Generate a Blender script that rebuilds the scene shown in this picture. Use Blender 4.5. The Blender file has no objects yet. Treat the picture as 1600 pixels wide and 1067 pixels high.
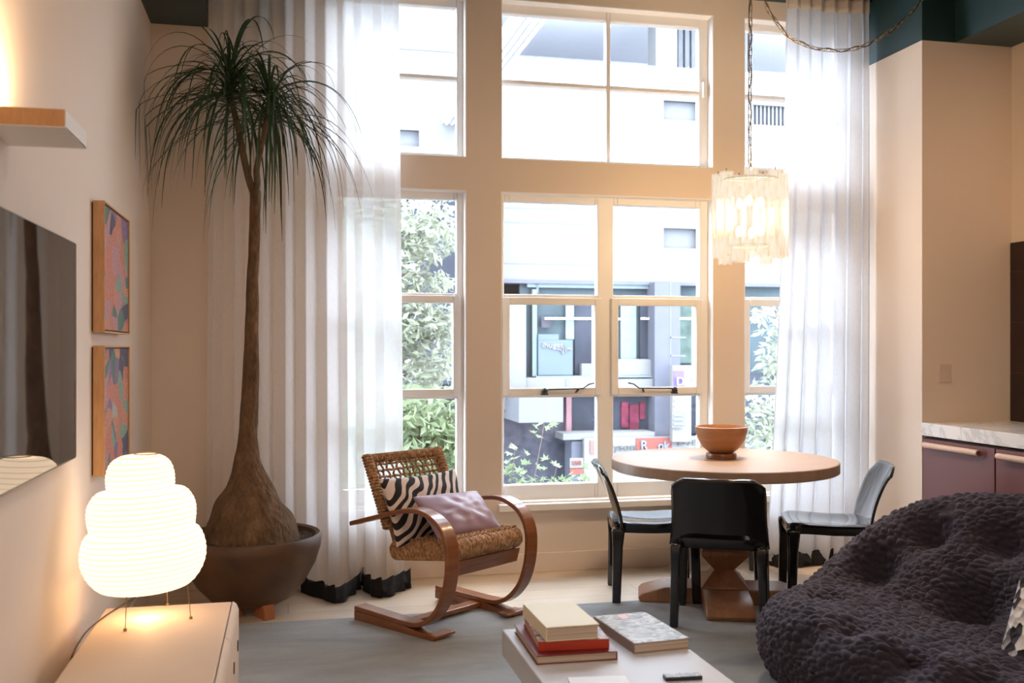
import bpy, bmesh, math, random
from mathutils import Vector, Matrix, noise
import numpy as np
random.seed(7)
PI = math.pi
SC = bpy.context.scene
COL = SC.collection

# ------------------------------------------------------------------ camera, world, sun, lights, exposure
YAW = math.radians(12.8); SA, CA = math.sin(YAW), math.cos(YAW)
FPX = 1540.0; EYE = 1.35; HOR = 543.0
cam_d = bpy.data.cameras.new('camera'); cam = bpy.data.objects.new('camera', cam_d); COL.objects.link(cam)
cam.location = (0, 0, EYE); cam.rotation_euler = (PI/2, 0, -YAW)
cam_d.sensor_width = 36; cam_d.lens = FPX/1600*36; cam_d.shift_y = (HOR-533.5)/1600
cam_d.clip_start = .05; cam_d.clip_end = 200
cam_d.dof.use_dof = True; cam_d.dof.focus_distance = 4.9; cam_d.dof.aperture_fstop = 3.5
SC.camera = cam

vs = SC.view_settings
vs.view_transform = 'Standard'; vs.look = 'None'; vs.gamma = 1; vs.use_curve_mapping = False
vs.exposure = 0.0
cy = SC.cycles
cy.use_denoising = True
try: cy.denoiser = 'OPENIMAGEDENOISE'
except Exception: pass
cy.max_bounces = 10; cy.diffuse_bounces = 5; cy.glossy_bounces = 4; cy.transmission_bounces = 6
cy.transparent_max_bounces = 16; cy.sample_clamp_indirect = 6; cy.caustics_reflective = False; cy.caustics_refractive = False

world = bpy.data.worlds.new('sky'); SC.world = world; world.use_nodes = True
bg = world.node_tree.nodes['Background']
bg.inputs[0].default_value = (.80, .89, 1.0, 1); bg.inputs[1].default_value = 37.0

def lamp(name, kind, loc, energy, color, rot=(0, 0, 0), **kw):
    d = bpy.data.lights.new(name, kind); d.energy = energy; d.color = color
    for k, v in kw.items(): setattr(d, k, v)
    o = bpy.data.objects.new(name, d); o.location = loc; o.rotation_euler = rot; COL.objects.link(o); return o

sun = lamp('sun', 'SUN', (0, -5, 12), 3.0, (1, .97, .92), angle=.02)
sun.rotation_euler = Vector((-.55, .70, -.46)).to_track_quat('-Z', 'Y').to_euler()
# the windows hand the sky's light into the room
for i, (x0, x1, z0, z1) in enumerate(((.25, 3.55, 2.47, 3.43), (.25, 3.55, .42, 2.28))):
    p = lamp('sky_portal', 'AREA', ((x0+x1)/2, 6.0, (z0+z1)/2), 1, (1, 1, 1), (PI/2, 0, 0), shape='RECTANGLE', size=x1-x0, size_y=z1-z0)
    p.rotation_euler = (-PI/2, 0, 0)
    p.data.cycles.is_portal = True
# unseen ceiling lamps added as warm fill, the last brightening the window wall
WARM = (1, .80, .63)
for x, y, e in ((.6, -1.0, 36), (2.6, -1.0, 42), (1.2, 1.0, 16), (.9, 3.6, 12)):
    lamp('added_fill_light', 'AREA', (x, y, 3.49), e, WARM, (0, 0, 0), shape='DISK', size=.5)
lamp('kitchen_lamp_light', 'AREA', (4.0, 3.6, 3.10), 9, (1, .60, .30), (0, 0, 0), shape='DISK', size=.15)

# ------------------------------------------------------------------ measuring helpers (photo point -> place in the room)
def ray(px, py):
    u = (px-800)/FPX; v = (HOR-py)/FPX
    return Vector((SA+u*CA, CA-u*SA, v))
def aY(px, py, Y): r = ray(px, py); t = Y/r.y; return Vector((r.x*t, Y, EYE+r.z*t))
def aX(px, py, X): r = ray(px, py); t = X/r.x; return Vector((X, r.y*t, EYE+r.z*t))
def aZ(px, py, Z): r = ray(px, py); t = (Z-EYE)/r.z; return Vector((r.x*t, r.y*t, Z))

# ------------------------------------------------------------------ materials
def new_mat(name):
    m = bpy.data.materials.new(name); m.use_nodes = True
    nt = m.node_tree; b = nt.nodes['Principled BSDF']; return m, nt, b
def N(nt, t, **kw):
    n = nt.nodes.new(t)
    for k, v in kw.items():
        if k in n.inputs: n.inputs[k].default_value = v
        else: setattr(n, k, v)
    return n
def coords(nt, scale=(1, 1, 1), kind='Object', rot=(0, 0, 0)):
    tc = nt.nodes.new('ShaderNodeTexCoord'); mp = nt.nodes.new('ShaderNodeMapping')
    mp.inputs['Scale'].default_value = scale; mp.inputs['Rotation'].default_value = rot
    nt.links.new(tc.outputs[kind], mp.inputs[0]); return mp.outputs[0]
def ramp(nt, fac, stops, interp='LINEAR'):
    r = nt.nodes.new('ShaderNodeValToRGB'); cr = r.color_ramp; cr.interpolation = interp
    while len(cr.elements) < len(stops): cr.elements.new(.5)
    for e, (p, c) in zip(cr.elements, stops): e.position = p; e.color = (*c, 1)
    nt.links.new(fac, r.inputs[0]); return r.outputs[0]
def bump(nt, b, h, strength=.3, dist=.01):
    n = N(nt, 'ShaderNodeBump', Strength=strength, Distance=dist)
    nt.links.new(h, n.inputs['Height']); nt.links.new(n.outputs[0], b.inputs['Normal'])
def plain(name, col, rough=.6, metal=0, spec=.5, var=.06, nscale=8, bmp=0, bscale=60, coat=0):
    """a colour with slight mottling and an optional fine grain"""
    m, nt, b = new_mat(name)
    v = coords(nt)
    n = N(nt, 'ShaderNodeTexNoise', Scale=nscale, Detail=3); nt.links.new(v, n.inputs[0])
    lo = tuple(max(0, c*(1-var)) for c in col); hi = tuple(min(1, c*(1+var)) for c in col)
    c = ramp(nt, n.outputs[0], [(.3, lo), (.7, hi)]); nt.links.new(c, b.inputs['Base Color'])
    b.inputs['Roughness'].default_value = rough; b.inputs['Metallic'].default_value = metal
    b.inputs['Specular IOR Level'].default_value = spec; b.inputs['Coat Weight'].default_value = coat
    if bmp:
        n2 = N(nt, 'ShaderNodeTexNoise', Scale=bscale, Detail=4); nt.links.new(v, n2.inputs[0]); bump(nt, b, n2.outputs[0], bmp, .01)
    return m
def wood(name, c1, c2, rough=.4, scale=(1, 1, 1), rot=(0, 0, 0), fine=14, coat=0):
    m, nt, b = new_mat(name)
    v = coords(nt, scale, rot=rot)
    n = N(nt, 'ShaderNodeTexNoise', Scale=fine, Detail=6, Roughness=.6, Distortion=.4); nt.links.new(v, n.inputs[0])
    c = ramp(nt, n.outputs[0], [(.3, c1), (.7, c2)]); nt.links.new(c, b.inputs['Base Color'])
    b.inputs['Roughness'].default_value = rough; b.inputs['Coat Weight'].default_value = coat
    bump(nt, b, n.outputs[0], .06, .004)
    return m
M = {}
M['paint'] = plain('cream_wall_paint', (.74, .63, .54), .75, var=.015, nscale=2, bmp=.03, bscale=120)
M['white_trim'] = plain('white_trim_paint', (.86, .84, .82), .4, var=.01)
M['teal'] = plain('dark_teal_paint', (.012, .038, .045), .45, var=.1)
M['white_ext'] = plain('white_panel', (.060, .061, .0625), .7, var=.02)
M['deck'] = plain('pale_deck_panel', (.34, .35, .38), .7, var=.02)
M['walnut'] = wood('walnut_bentwood', (.20, .065, .022), (.31, .115, .042), .3, (2, 2, 14), fine=4, coat=.3)
M['oak_top'] = wood('pale_oak', (.31, .205, .145), (.37, .26, .19), .38, (1, 8, 1), fine=5, rot=(0, 0, .5))
M['oak_ped'] = wood('brown_oak', (.26, .12, .06), (.36, .18, .10), .42, (8, 8, 1), fine=5)
M['bowlwood'] = wood('turned_wood', (.27, .115, .045), (.40, .19, .08), .4, (1, 1, 5), fine=6)
M['handlewood'] = wood('pale_beech', (.62, .42, .32), (.72, .52, .42), .5, (1, 6, 1))
M['framewood'] = wood('orange_maple_frame', (.52, .27, .11), (.62, .35, .16), .5, (6, 6, 1))
M['black_plastic'] = plain('glossy_black_plastic', (.008, .008, .010), .12, var=.0, coat=.5)
M['black_metal'] = plain('black_iron', (.012, .012, .012), .4)
M['black_cloth'] = plain('black_cloth', (.006, .006, .009), .9, bmp=.3)
M['brass'] = plain('aged_brass', (.34, .24, .13), .38, metal=.85, var=.2)
M['copper'] = plain('copper', (.42, .2, .12), .35, metal=.9)
M['mauve'] = plain('mauve_lacquer', (.16, .065, .066), .36, var=.02)
M['console'] = plain('pale_cream_lacquer', (.66, .49, .355), .7, var=.03, nscale=3)
M['seam'] = plain('dark_seam', (.05, .03, .02), .8)
M['tabletop_grey'] = plain('pale_silver_lacquer', (.58, .60, .65), .22, var=.02)
M['terracotta'] = plain('terracotta', (.42, .16, .07), .8, var=.15, bmp=.2)
M['soil'] = plain('dark_soil', (.05, .03, .02), .95, var=.5, nscale=40, bmp=.8, bscale=50)
M['switch'] = plain('beige_switch', (.66, .52, .45), .4)
M['book_cream'] = plain('cream_paper_cover', (.80, .74, .56), .6, var=.03)
M['book_red'] = plain('red_cloth_cover', (.42, .035, .012), .55)
M['book_maroon'] = plain('maroon_cover', (.16, .012, .015), .4)
M['pages'] = None
M['remote'] = plain('remote_black', (.012, .014, .03), .3)
M['remote_top'] = plain('remote_grey', (.25, .26, .30), .3, nscale=120, var=.7)
M['lavender'] = None
M['tile'] = None

# page block with leaves
m, nt, b = new_mat('book_pages'); v = coords(nt, (1, 1, 400)); n = N(nt, 'ShaderNodeTexNoise', Scale=1.0, Detail=1); nt.links.new(v, n.inputs[0])
nt.links.new(ramp(nt, n.outputs[0], [(.3, (.38, .30, .24)), (.7, (.62, .53, .44))]), b.inputs['Base Color']); b.inputs['Roughness'].default_value = .9; M['pages'] = m

# satin lavender
m, nt, b = new_mat('lavender_satin'); v = coords(nt, (3, 3, 3)); n = N(nt, 'ShaderNodeTexNoise', Scale=2, Detail=2); nt.links.new(v, n.inputs[0])
nt.links.new(ramp(nt, n.outputs[0], [(.3, (.30, .20, .29)), (.7, (.37, .255, .35))]), b.inputs['Base Color'])
b.inputs['Roughness'].default_value = .42; b.inputs['Sheen Weight'].default_value = .4; M['lavender'] = m

# zebra weave
m, nt, b = new_mat('zebra_print'); v = coords(nt, (1, 1, 1))
w = N(nt, 'ShaderNodeTexWave', Scale=10.0, Distortion=8.0, Detail=1.4, wave_type='BANDS', bands_direction='DIAGONAL'); w.inputs['Detail Scale'].default_value = .55
nt.links.new(v, w.inputs[0])
nt.links.new(ramp(nt, w.outputs[1], [(.46, (.012, .010, .012)), (.54, (.72, .60, .55))]), b.inputs['Base Color']); b.inputs['Roughness'].default_value = .85; M['zebra'] = m

# oak plank floor
m, nt, b = new_mat('oak_planks'); v = coords(nt, (1, 1, 1), rot=(0, 0, 0))
br = nt.nodes.new('ShaderNodeTexBrick'); br.inputs['Scale'].default_value = 1; br.inputs['Brick Width'].default_value = 1.9; br.inputs['Row Height'].default_value = .19
br.inputs['Mortar Size'].default_value = .0015; br.inputs['Color1'].default_value = (.72, .59, .46, 1); br.inputs['Color2'].default_value = (.78, .65, .51, 1); br.inputs['Mortar'].default_value = (.28, .18, .1, 1)
nt.links.new(v, br.inputs[0])
v2 = coords(nt, (2, 22, 1)); n = N(nt, 'ShaderNodeTexNoise', Scale=2, Detail=5, Distortion=.6); nt.links.new(v2, n.inputs[0])
mx = nt.nodes.new('ShaderNodeMixRGB'); mx.blend_type = 'MULTIPLY'; mx.inputs[0].default_value = .35
nt.links.new(br.outputs[0], mx.inputs[1]); nt.links.new(ramp(nt, n.outputs[0], [(.3, (.72, .68, .62)), (.7, (1, 1, 1))]), mx.inputs[2]); nt.links.new(mx.outputs[0], b.inputs['Base Color'])
b.inputs['Roughness'].default_value = .32; M['floor'] = m

# silky grey rug
m, nt, b = new_mat('silky_grey_rug'); v = coords(nt, (1, 3.2, 1)); n = N(nt, 'ShaderNodeTexNoise', Scale=1.6, Detail=5, Roughness=.65, Distortion=.5); nt.links.new(v, n.inputs[0])
nt.links.new(ramp(nt, n.outputs[0], [(.3, (.17, .185, .19)), (.7, (.30, .315, .32))]), b.inputs['Base Color']); b.inputs['Roughness'].default_value = .8; b.inputs['Sheen Weight'].default_value = .3
n2 = N(nt, 'ShaderNodeTexNoise', Scale=220, Detail=2); nt.links.new(coords(nt), n2.inputs[0]); bump(nt, b, n2.outputs[0], .4, .01); M['rug'] = m

# rope
m, nt, b = new_mat('twisted_rush_rope'); v = coords(nt, (1, 1, 1)); n = N(nt, 'ShaderNodeTexNoise', Scale=60, Detail=4); nt.links.new(v, n.inputs[0])
nt.links.new(ramp(nt, n.outputs[0], [(.3, (.20, .095, .04)), (.5, (.40, .21, .10)), (.72, (.62, .40, .22))]), b.inputs['Base Color']); b.inputs['Roughness'].default_value = .8
n2 = N(nt, 'ShaderNodeTexNoise', Scale=180, Detail=2); nt.links.new(v, n2.inputs[0]); bump(nt, b, n2.outputs[0], .8, .006); M['rope'] = m

# plum knit of the sofa
m, nt, b = new_mat('plum_quilted_knit'); v = coords(nt, (1, 1, 1)); n = N(nt, 'ShaderNodeTexNoise', Scale=3, Detail=3); nt.links.new(v, n.inputs[0])
nt.links.new(ramp(nt, n.outputs[0], [(.3, (.011, .0072, .0155)), (.7, (.019, .012, .025))]), b.inputs['Base Color']); b.inputs['Roughness'].default_value = .85; b.inputs['Sheen Weight'].default_value = .25; b.inputs['Sheen Tint'].default_value = (.6, .5, .7, 1)
n2 = N(nt, 'ShaderNodeTexNoise', Scale=260, Detail=2); nt.links.new(v, n2.inputs[0]); bump(nt, b, n2.outputs[0], .5, .004); M['plum'] = m

# boucle black and white
m, nt, b = new_mat('black_white_boucle'); v = coords(nt, (1, 1, 1)); n = N(nt, 'ShaderNodeTexVoronoi', Scale=32); nt.links.new(v, n.inputs[0])
nt.links.new(ramp(nt, n.outputs[1], [(.35, (.03, .025, .03)), (.45, (.75, .70, .68))]), b.inputs['Base Color']); b.inputs['Roughness'].default_value = .95; bump(nt, b, n.outputs[0], 1, .02); M['boucle'] = m

# bark
m, nt, b = new_mat('caudex_bark'); v = coords(nt, (1, 1, .5)); n = N(nt, 'ShaderNodeTexNoise', Scale=16, Detail=8, Roughness=.75); nt.links.new(v, n.inputs[0])
nt.links.new(ramp(nt, n.outputs[0], [(.3, (.055, .030, .014)), (.55, (.15, .085, .042)), (.78, (.28, .18, .10))]), b.inputs['Base Color']); b.inputs['Roughness'].default_value = .9
n2 = N(nt, 'ShaderNodeTexVoronoi', Scale=48); nt.links.new(v, n2.inputs[0]); bump(nt, b, n2.outputs[0], .7, .012); M['bark'] = m
m, nt, b = new_mat('bronze_clay'); v = coords(nt, (1, 1, 1)); n = N(nt, 'ShaderNodeTexNoise', Scale=7, Detail=6); nt.links.new(v, n.inputs[0])
nt.links.new(ramp(nt, n.outputs[0], [(.3, (.062, .029, .013)), (.7, (.125, .062, .028))]), b.inputs['Base Color']); b.inputs['Roughness'].default_value = .5; bump(nt, b, n.outputs[0], .2, .01); M['clay'] = m
M['palm_leaf'] = plain('palm_leaf_green', (.022, .055, .022), .45, var=.4, nscale=3)

# marble worktop
m, nt, b = new_mat('white_marble'); v = coords(nt, (1, 1, 1)); n = N(nt, 'ShaderNodeTexNoise', Scale=5, Detail=8, Distortion=1.5); nt.links.new(v, n.inputs[0])
nt.links.new(ramp(nt, n.outputs[0], [(.44, (.80, .78, .78)), (.5, (.62, .61, .63)), (.56, (.82, .80, .80))]), b.inputs['Base Color']); b.inputs['Roughness'].default_value = .22; M['marble'] = m
# dark tile
m, nt, b = new_mat('dark_glazed_tile'); v = coords(nt, (1, 1, 1), rot=(PI/2, 0, PI/2)); br = nt.nodes.new('ShaderNodeTexBrick')
for k, x in (('Scale', 1), ('Brick Width', .3), ('Row Height', .075), ('Mortar Size', .002)): br.inputs[k].default_value = x
br.inputs['Color1'].default_value = (.022, .009, .007, 1); br.inputs['Color2'].default_value = (.03, .012, .010, 1); br.inputs['Mortar'].default_value = (.07, .035, .03, 1)
nt.links.new(v, br.inputs[0]); nt.links.new(br.outputs[0], b.inputs['Base Color']); b.inputs['Roughness'].default_value = .25; M['tile'] = m

# sheer voile
def sheer_mat(name, transp, col):
    m, nt, b = new_mat(name); nt.nodes.remove(b); out = nt.nodes['Material Output']
    tr = nt.nodes.new('ShaderNodeBsdfTransparent'); tl = nt.nodes.new('ShaderNodeBsdfTranslucent'); df = nt.nodes.new('ShaderNodeBsdfDiffuse')
    tr.inputs[0].default_value = (1, 1, 1, 1); tl.inputs[0].default_value = (*col, 1); df.inputs[0].default_value = (*col, 1)
    v = coords(nt, (300, 300, 40)); n = N(nt, 'ShaderNodeTexNoise', Scale=1, Detail=1); nt.links.new(v, n.inputs[0])
    a = nt.nodes.new('ShaderNodeMixShader'); a.inputs[0].default_value = .38; nt.links.new(tl.outputs[0], a.inputs[1]); nt.links.new(df.outputs[0], a.inputs[2])
    mm = nt.nodes.new('ShaderNodeMapRange'); mm.inputs['To Min'].default_value = 1-transp-.08; mm.inputs['To Max'].default_value = 1-transp+.08; nt.links.new(n.outputs[0], mm.inputs[0])
    mx = nt.nodes.new('ShaderNodeMixShader'); nt.links.new(mm.outputs[0], mx.inputs[0]); nt.links.new(tr.outputs[0], mx.inputs[1]); nt.links.new(a.outputs[0], mx.inputs[2])
    nt.links.new(mx.outputs[0], out.inputs[0]); return m
M['sheer'] = sheer_mat('white_voile', .19, (.94, .94, .95))
M['sheer_dense'] = sheer_mat('dense_white_voile', .08, (.78, .79, .82))
M['sheer_head'] = sheer_mat('curtain_heading', .04, (.80, .72, .64))

def emis(name, col, strength, kind=None):
    m, nt, b = new_mat(name); b.inputs['Base Color'].default_value = (.8, .75, .65, 1)
    b.inputs['Emission Color'].default_value = (*col, 1); b.inputs['Emission Strength'].default_value = strength; b.inputs['Roughness'].default_value = .6
    return m
# glowing paper: seams of the bamboo ribs show as thin lines
m, nt, b = new_mat('glowing_washi_paper'); b.inputs['Base Color'].default_value = (.4, .36, .3, 1); b.inputs['Roughness'].default_value = .9
v = coords(nt, (1, 1, 1)); w = N(nt, 'ShaderNodeTexWave', Scale=17.5, Distortion=.2, wave_type='BANDS', bands_direction='Z', wave_profile='SIN'); nt.links.new(v, w.inputs[0])
c = ramp(nt, w.outputs[1], [(.0, (.66, .42, .22)), (.05, (.88, .60, .36)), (.12, (1, .76, .53))])
nt.links.new(c, b.inputs['Emission Color']); b.inputs['Emission Strength'].default_value = 1.7; M['paper'] = m
M['bulb'] = emis('lamp_filament_glow', (1, .72, .42), 14)
M['downlight'] = emis('downlight_glow', (1, .7, .45), 4)
# frosted ribbed glass of the chandelier
m, nt, b = new_mat('ribbed_murano_glass'); nt.nodes.remove(b); out = nt.nodes['Material Output']
v = coords(nt, (26, 26, 5)); n = N(nt, 'ShaderNodeTexNoise', Scale=2.2, Detail=4, Distortion=.8); nt.links.new(v, n.inputs[0])
em = nt.nodes.new('ShaderNodeEmission'); nt.links.new(ramp(nt, n.outputs[0], [(.3, (.80, .58, .38)), (.45, (.93, .82, .68)), (.62, (1, .95, .88))]), em.inputs[0]); em.inputs[1].default_value = 1.12
gl = nt.nodes.new('ShaderNodeBsdfGlossy'); gl.inputs['Roughness'].default_value = .15
tr = nt.nodes.new('ShaderNodeBsdfTransparent'); tr.inputs[0].default_value = (1, .97, .9, 1)
a = nt.nodes.new('ShaderNodeMixShader'); a.inputs[0].default_value = .12; nt.links.new(em.outputs[0], a.inputs[1]); nt.links.new(gl.outputs[0], a.inputs[2])
a2 = nt.nodes.new('ShaderNodeMixShader'); a2.inputs[0].default_value = .34; nt.links.new(tr.outputs[0], a2.inputs[1]); nt.links.new(a.outputs[0], a2.inputs[2]); nt.links.new(a2.outputs[0], out.inputs[0]); M['murano'] = m

def glass_mat(name, refl, tint=(1, 1, 1)):
    m, nt, b = new_mat(name); nt.nodes.remove(b); out = nt.nodes['Material Output']
    tr = nt.nodes.new('ShaderNodeBsdfTransparent'); tr.inputs[0].default_value = (*tint, 1); gl = nt.nodes.new('ShaderNodeBsdfGlossy'); gl.inputs['Roughness'].default_value = .02
    lw = nt.nodes.new('ShaderNodeLayerWeight'); lw.inputs[0].default_value = .3
    mr = nt.nodes.new('ShaderNodeMapRange'); mr.inputs['To Min'].default_value = refl; mr.inputs['To Max'].default_value = .6; nt.links.new(lw.outputs['Fresnel'], mr.inputs[0])
    mx = nt.nodes.new('ShaderNodeMixShader'); nt.links.new(mr.outputs[0], mx.inputs[0]); nt.links.new(tr.outputs[0], mx.inputs[1]); nt.links.new(gl.outputs[0], mx.inputs[2]); nt.links.new(mx.outputs[0], out.inputs[0]); return m
M['pane'] = glass_mat('window_glass', .02, (.98, .99, 1))

# ------------------------------------------------------------------ mesh helpers
class MB:
    def __init__(s): s.v = []; s.f = []
    def add(s, vs, fs):
        o = len(s.v); s.v += [tuple(x) for x in vs]; s.f += [tuple(o+i for i in f) for f in fs]; return s
    def box(s, a, b):
        x0, y0, z0 = a; x1, y1, z1 = b
        return s.add([(x0, y0, z0), (x1, y0, z0), (x1, y1, z0), (x0, y1, z0), (x0, y0, z1), (x1, y0, z1), (x1, y1, z1), (x0, y1, z1)],
                     [(3, 2, 1, 0), (4, 5, 6, 7), (0, 1, 5, 4), (1, 2, 6, 5), (2, 3, 7, 6), (3, 0, 4, 7)])
    def tube(s, pts, r, n=8, cap=True, closed=False):
        pts = [Vector(p) for p in pts]; k = len(pts); rs = r if isinstance(r, (list, tuple)) else [r]*k
        rings = []; up = None
        for i, p in enumerate(pts):
            if closed: t = (pts[(i+1) % k]-pts[i-1])
            else: t = (pts[min(i+1, k-1)]-pts[max(i-1, 0)])
            t.normalize()
            if up is None: up = t.orthogonal().normalized()
            else:
                up = up-t*up.dot(t)
                up = up.normalized() if up.length > 1e-6 else t.orthogonal().normalized()
            w = t.cross(up)
            rings.append([p+(up*math.cos(2*PI*j/n)+w*math.sin(2*PI*j/n))*rs[i] for j in range(n)])
        fs = []
        m_ = k if closed else k-1
        for i in range(m_):
            a = i*n; c = ((i+1) % k)*n
            for j in range(n): fs.append((a+j, a+(j+1) % n, c+(j+1) % n, c+j))
        if cap and not closed: fs += [tuple(range(n-1, -1, -1)), tuple((k-1)*n+j for j in range(n))]
        return s.add([q for r_ in rings for q in r_], fs)
    def lathe(s, prof, c=(0, 0, 0), n=48, closed=False):
        vs = []; k = len(prof)
        for r, z in prof:
            for j in range(n): a = 2*PI*j/n; vs.append((c[0]+r*math.cos(a), c[1]+r*math.sin(a), c[2]+z))
        fs = []
        for i in range(k if closed else k-1):
            a = i*n; b_ = ((i+1) % k)*n
            for j in range(n): fs.append((a+j, a+(j+1) % n, b_+(j+1) % n, b_+j))
        if not closed:
            if prof[0][0] > 1e-5: fs.append(tuple(range(n-1, -1, -1)))
            if prof[-1][0] > 1e-5: fs.append(tuple((k-1)*n+j for j in range(n)))
        return s.add(vs, fs)
    def extrude(s, poly, axis, a, b):
        """closed 2-D outline pushed from a to b along an axis; poly in the two other coordinates"""
        def P(p, t):
            q = [0, 0, 0]; o = [i for i in range(3) if i != axis]; q[o[0]], q[o[1]] = p; q[axis] = t; return q
        n = len(poly)
        return s.add([P(p, a) for p in poly]+[P(p, b) for p in poly],
                     [tuple(range(n-1, -1, -1)), tuple(range(n, 2*n))]+[(i, (i+1) % n, n+(i+1) % n, n+i) for i in range(n)])
    def xf(s, m):
        s.v = [tuple(m @ Vector(p)) for p in s.v]; return s
    def build(s, name, mat, parent=None, smooth=False, bevel=0, seg=2, sub=0, angle=40, loc=None, solid=0):
        me = bpy.data.meshes.new(name); me.from_pydata(s.v, [], s.f); me.update()
        bm = bmesh.new(); bm.from_mesh(me); bmesh.ops.recalc_face_normals(bm, faces=bm.faces); bm.to_mesh(me); bm.free()
        if mat: me.materials.append(mat)
        o = bpy.data.objects.new(name, me); COL.objects.link(o)
        if parent: o.parent = parent
        if loc is not None: o.location = loc
        if smooth or bevel:
            for p in me.polygons: p.use_smooth = True
            if not smooth or smooth == 'angle': me.set_sharp_from_angle(angle=math.radians(angle))
        if solid:
            md = o.modifiers.new('thick', 'SOLIDIFY'); md.thickness = solid; md.offset = 0
        if bevel:
            md = o.modifiers.new('bevel', 'BEVEL'); md.width = bevel; md.segments = seg; md.limit_method = 'ANGLE'; md.angle_limit = math.radians(35)
        if sub:
            md = o.modifiers.new('sub', 'SUBSURF'); md.levels = sub; md.render_levels = sub
        return o
def box(name, a, b, mat, parent=None, bevel=0):
    return MB().box(a, b).build(name, mat, parent, bevel=bevel)
def struct(o, label=None):
    o['kind'] = 'structure'
    if label: o['label'] = label
    return o
def tag(o, label, cat, group=None, kind=None):
    o['label'] = label; o['category'] = cat
    if group: o['group'] = group
    if kind: o['kind'] = kind
    return o
def empty(name, loc=(0, 0, 0), rz=0):
    o = bpy.data.objects.new(name, None); o.location = loc; o.rotation_euler = (0, 0, rz); o.empty_display_size = .1; COL.objects.link(o); return o
def catmull(P, n=8, closed=False):
    P = [Vector(p) for p in P]; out = []; k = len(P)
    for i in range(k if closed else k-1):
        if closed: p0, p1, p2, p3 = P[i-1], P[i], P[(i+1) % k], P[(i+2) % k]
        else: p0, p1, p2, p3 = P[max(i-1, 0)], P[i], P[i+1], P[min(i+2, k-1)]
        for j in range(n):
            t = j/n; out.append(.5*((2*p1)+(p2-p0)*t+(2*p0-5*p1+4*p2-p3)*t*t+(3*p1-p0-3*p2+p3)*t**3))
    if not closed: out.append(P[-1])
    return out
def holes(mb, x0, x1, z0, z1, rects, ya, yb):
    """a wall or sash of thickness ya..yb with rectangular holes"""
    xs = sorted({x0, x1, *[r[0] for r in rects], *[r[1] for r in rects]}); zs = sorted({z0, z1, *[r[2] for r in rects], *[r[3] for r in rects]})
    for a, b in zip(xs, xs[1:]):
        run = None
        for c, d in zip(zs, zs[1:]):
            mx, mz = (a+b)/2, (c+d)/2
            hole = any(r[0] < mx < r[1] and r[2] < mz < r[3] for r in rects)
            if not hole: run = (run[0], d) if run else (c, d)
            if (hole or d == zs[-1]) and run: mb.box((a, ya, run[0]), (b, yb, run[1])); run = None
    return mb
def copy_tree(o, parent=None):
    c = o.copy(); COL.objects.link(c); c.parent = parent
    for ch in list(o.children): copy_tree(ch, c)
    return c

# ------------------------------------------------------------------ the room
WX0, WX1 = -.739, 4.205; WY = 5.748; WY2 = 5.98; BY = -2.6; CZ = 3.55; BZ = 3.14
LZ0, LZ1, UZ0, UZ1 = .42, 2.282, 2.475, 3.435
BAYS = [(.27, 1.03), (1.239, 2.603), (2.811, 3.56)]
openings = [(a, b, LZ0, LZ1) for a, b in BAYS]+[(a, b, UZ0, UZ1) for a, b in BAYS]
struct(holes(MB(), WX0-.2, WX1+.2, -.2, CZ+.2, openings, WY, WY2).build('wall_window', M['paint']))
struct(box('wall_left', (WX0-.2, BY-.2, -.2), (WX0, WY, CZ+.2), M['paint']))
struct(box('wall_right', (WX1, BY-.2, -.2), (WX1+.2, WY, CZ+.2), M['paint']))
struct(box('wall_back', (WX0, BY-.2, -.2), (WX1, BY, CZ+.2), M['paint']))
PX, PY = 3.60, 5.068
struct(box('wall_pier', (PX, PY, 0), (WX1, WY, BZ), M['paint']))
struct(box('trim_1', (PX, PY, BZ), (WX1, WY, CZ), M['teal']), 'dark teal painted band above the cream pier')
struct(box('trim_2', (3.82, BY, BZ), (WX1, PY, CZ), M['teal']), 'dark teal soffit above the kitchen cabinets')
struct(box('trim_3', (WX0, BY, BZ), (-.435, WY, CZ), M['teal']), 'dark teal soffit along the left wall')
struct(box('trim_4', (-.25, 5.66, 3.13), (.02, WY, CZ), M['teal']), 'dark box behind the left curtain at the ceiling')
struct(box('floor', (WX0-.2, BY-.2, -.15), (WX1+.2, WY2, 0), M['floor']))
struct(box('ceiling', (WX0-.2, BY-.2, CZ), (WX1+.2, WY2, CZ+.15), M['teal']))
struct(box('baseboard_window', (WX0+.014, WY-.014, 0), (PX, WY, .118), M['paint'], bevel=.004))
struct(box('baseboard_left', (WX0, BY, 0), (WX0+.014, WY, .118), M['paint'], bevel=.004))

def window(idx, label, x0, x1, z0, z1, panes, sash=None, yf=5.83):
    root = empty('window_%d' % idx, ((x0+x1)/2, yf, z0)); struct(root, label)
    inv = Matrix.Translation(-root.location)
    f = MB(); holes(f, x0, x1, z0, z1, panes, yf, yf+.06)
    fr = f.xf(inv).build('window_frame', M['white_trim'], root, bevel=.006)
    g = MB()
    l = MB()                                                        # white lining of the reveal
    t = .006
    l.box((x0, WY+.001, z0), (x0+t, yf, z1)).box((x1-t, WY+.001, z0), (x1, yf, z1)).box((x0+t, WY+.001, z1-t), (x1-t, yf, z1)).box((x0+t, WY+.001, z0), (x1-t, yf, z0+t))
    l.xf(inv).build('reveal_lining', M['white_trim'], root)
    for (a, b, c, d) in panes:
        MB().box((a-.004, yf+.028, c-.004), (b+.004, yf+.033, d+.004)).xf(inv).build('glass_pane', M['pane'], fr)
    for (a, b, c, d) in sash or []:
        s = MB(); holes(s, a, b, c, d, [(a+.045, b-.045, c+.045, d-.045)], yf-.022, yf+.004)
        s.xf(inv).build('sash', M['white_trim'], root, bevel=.005)
    return root, inv
c0, c1 = BAYS[1]
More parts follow.
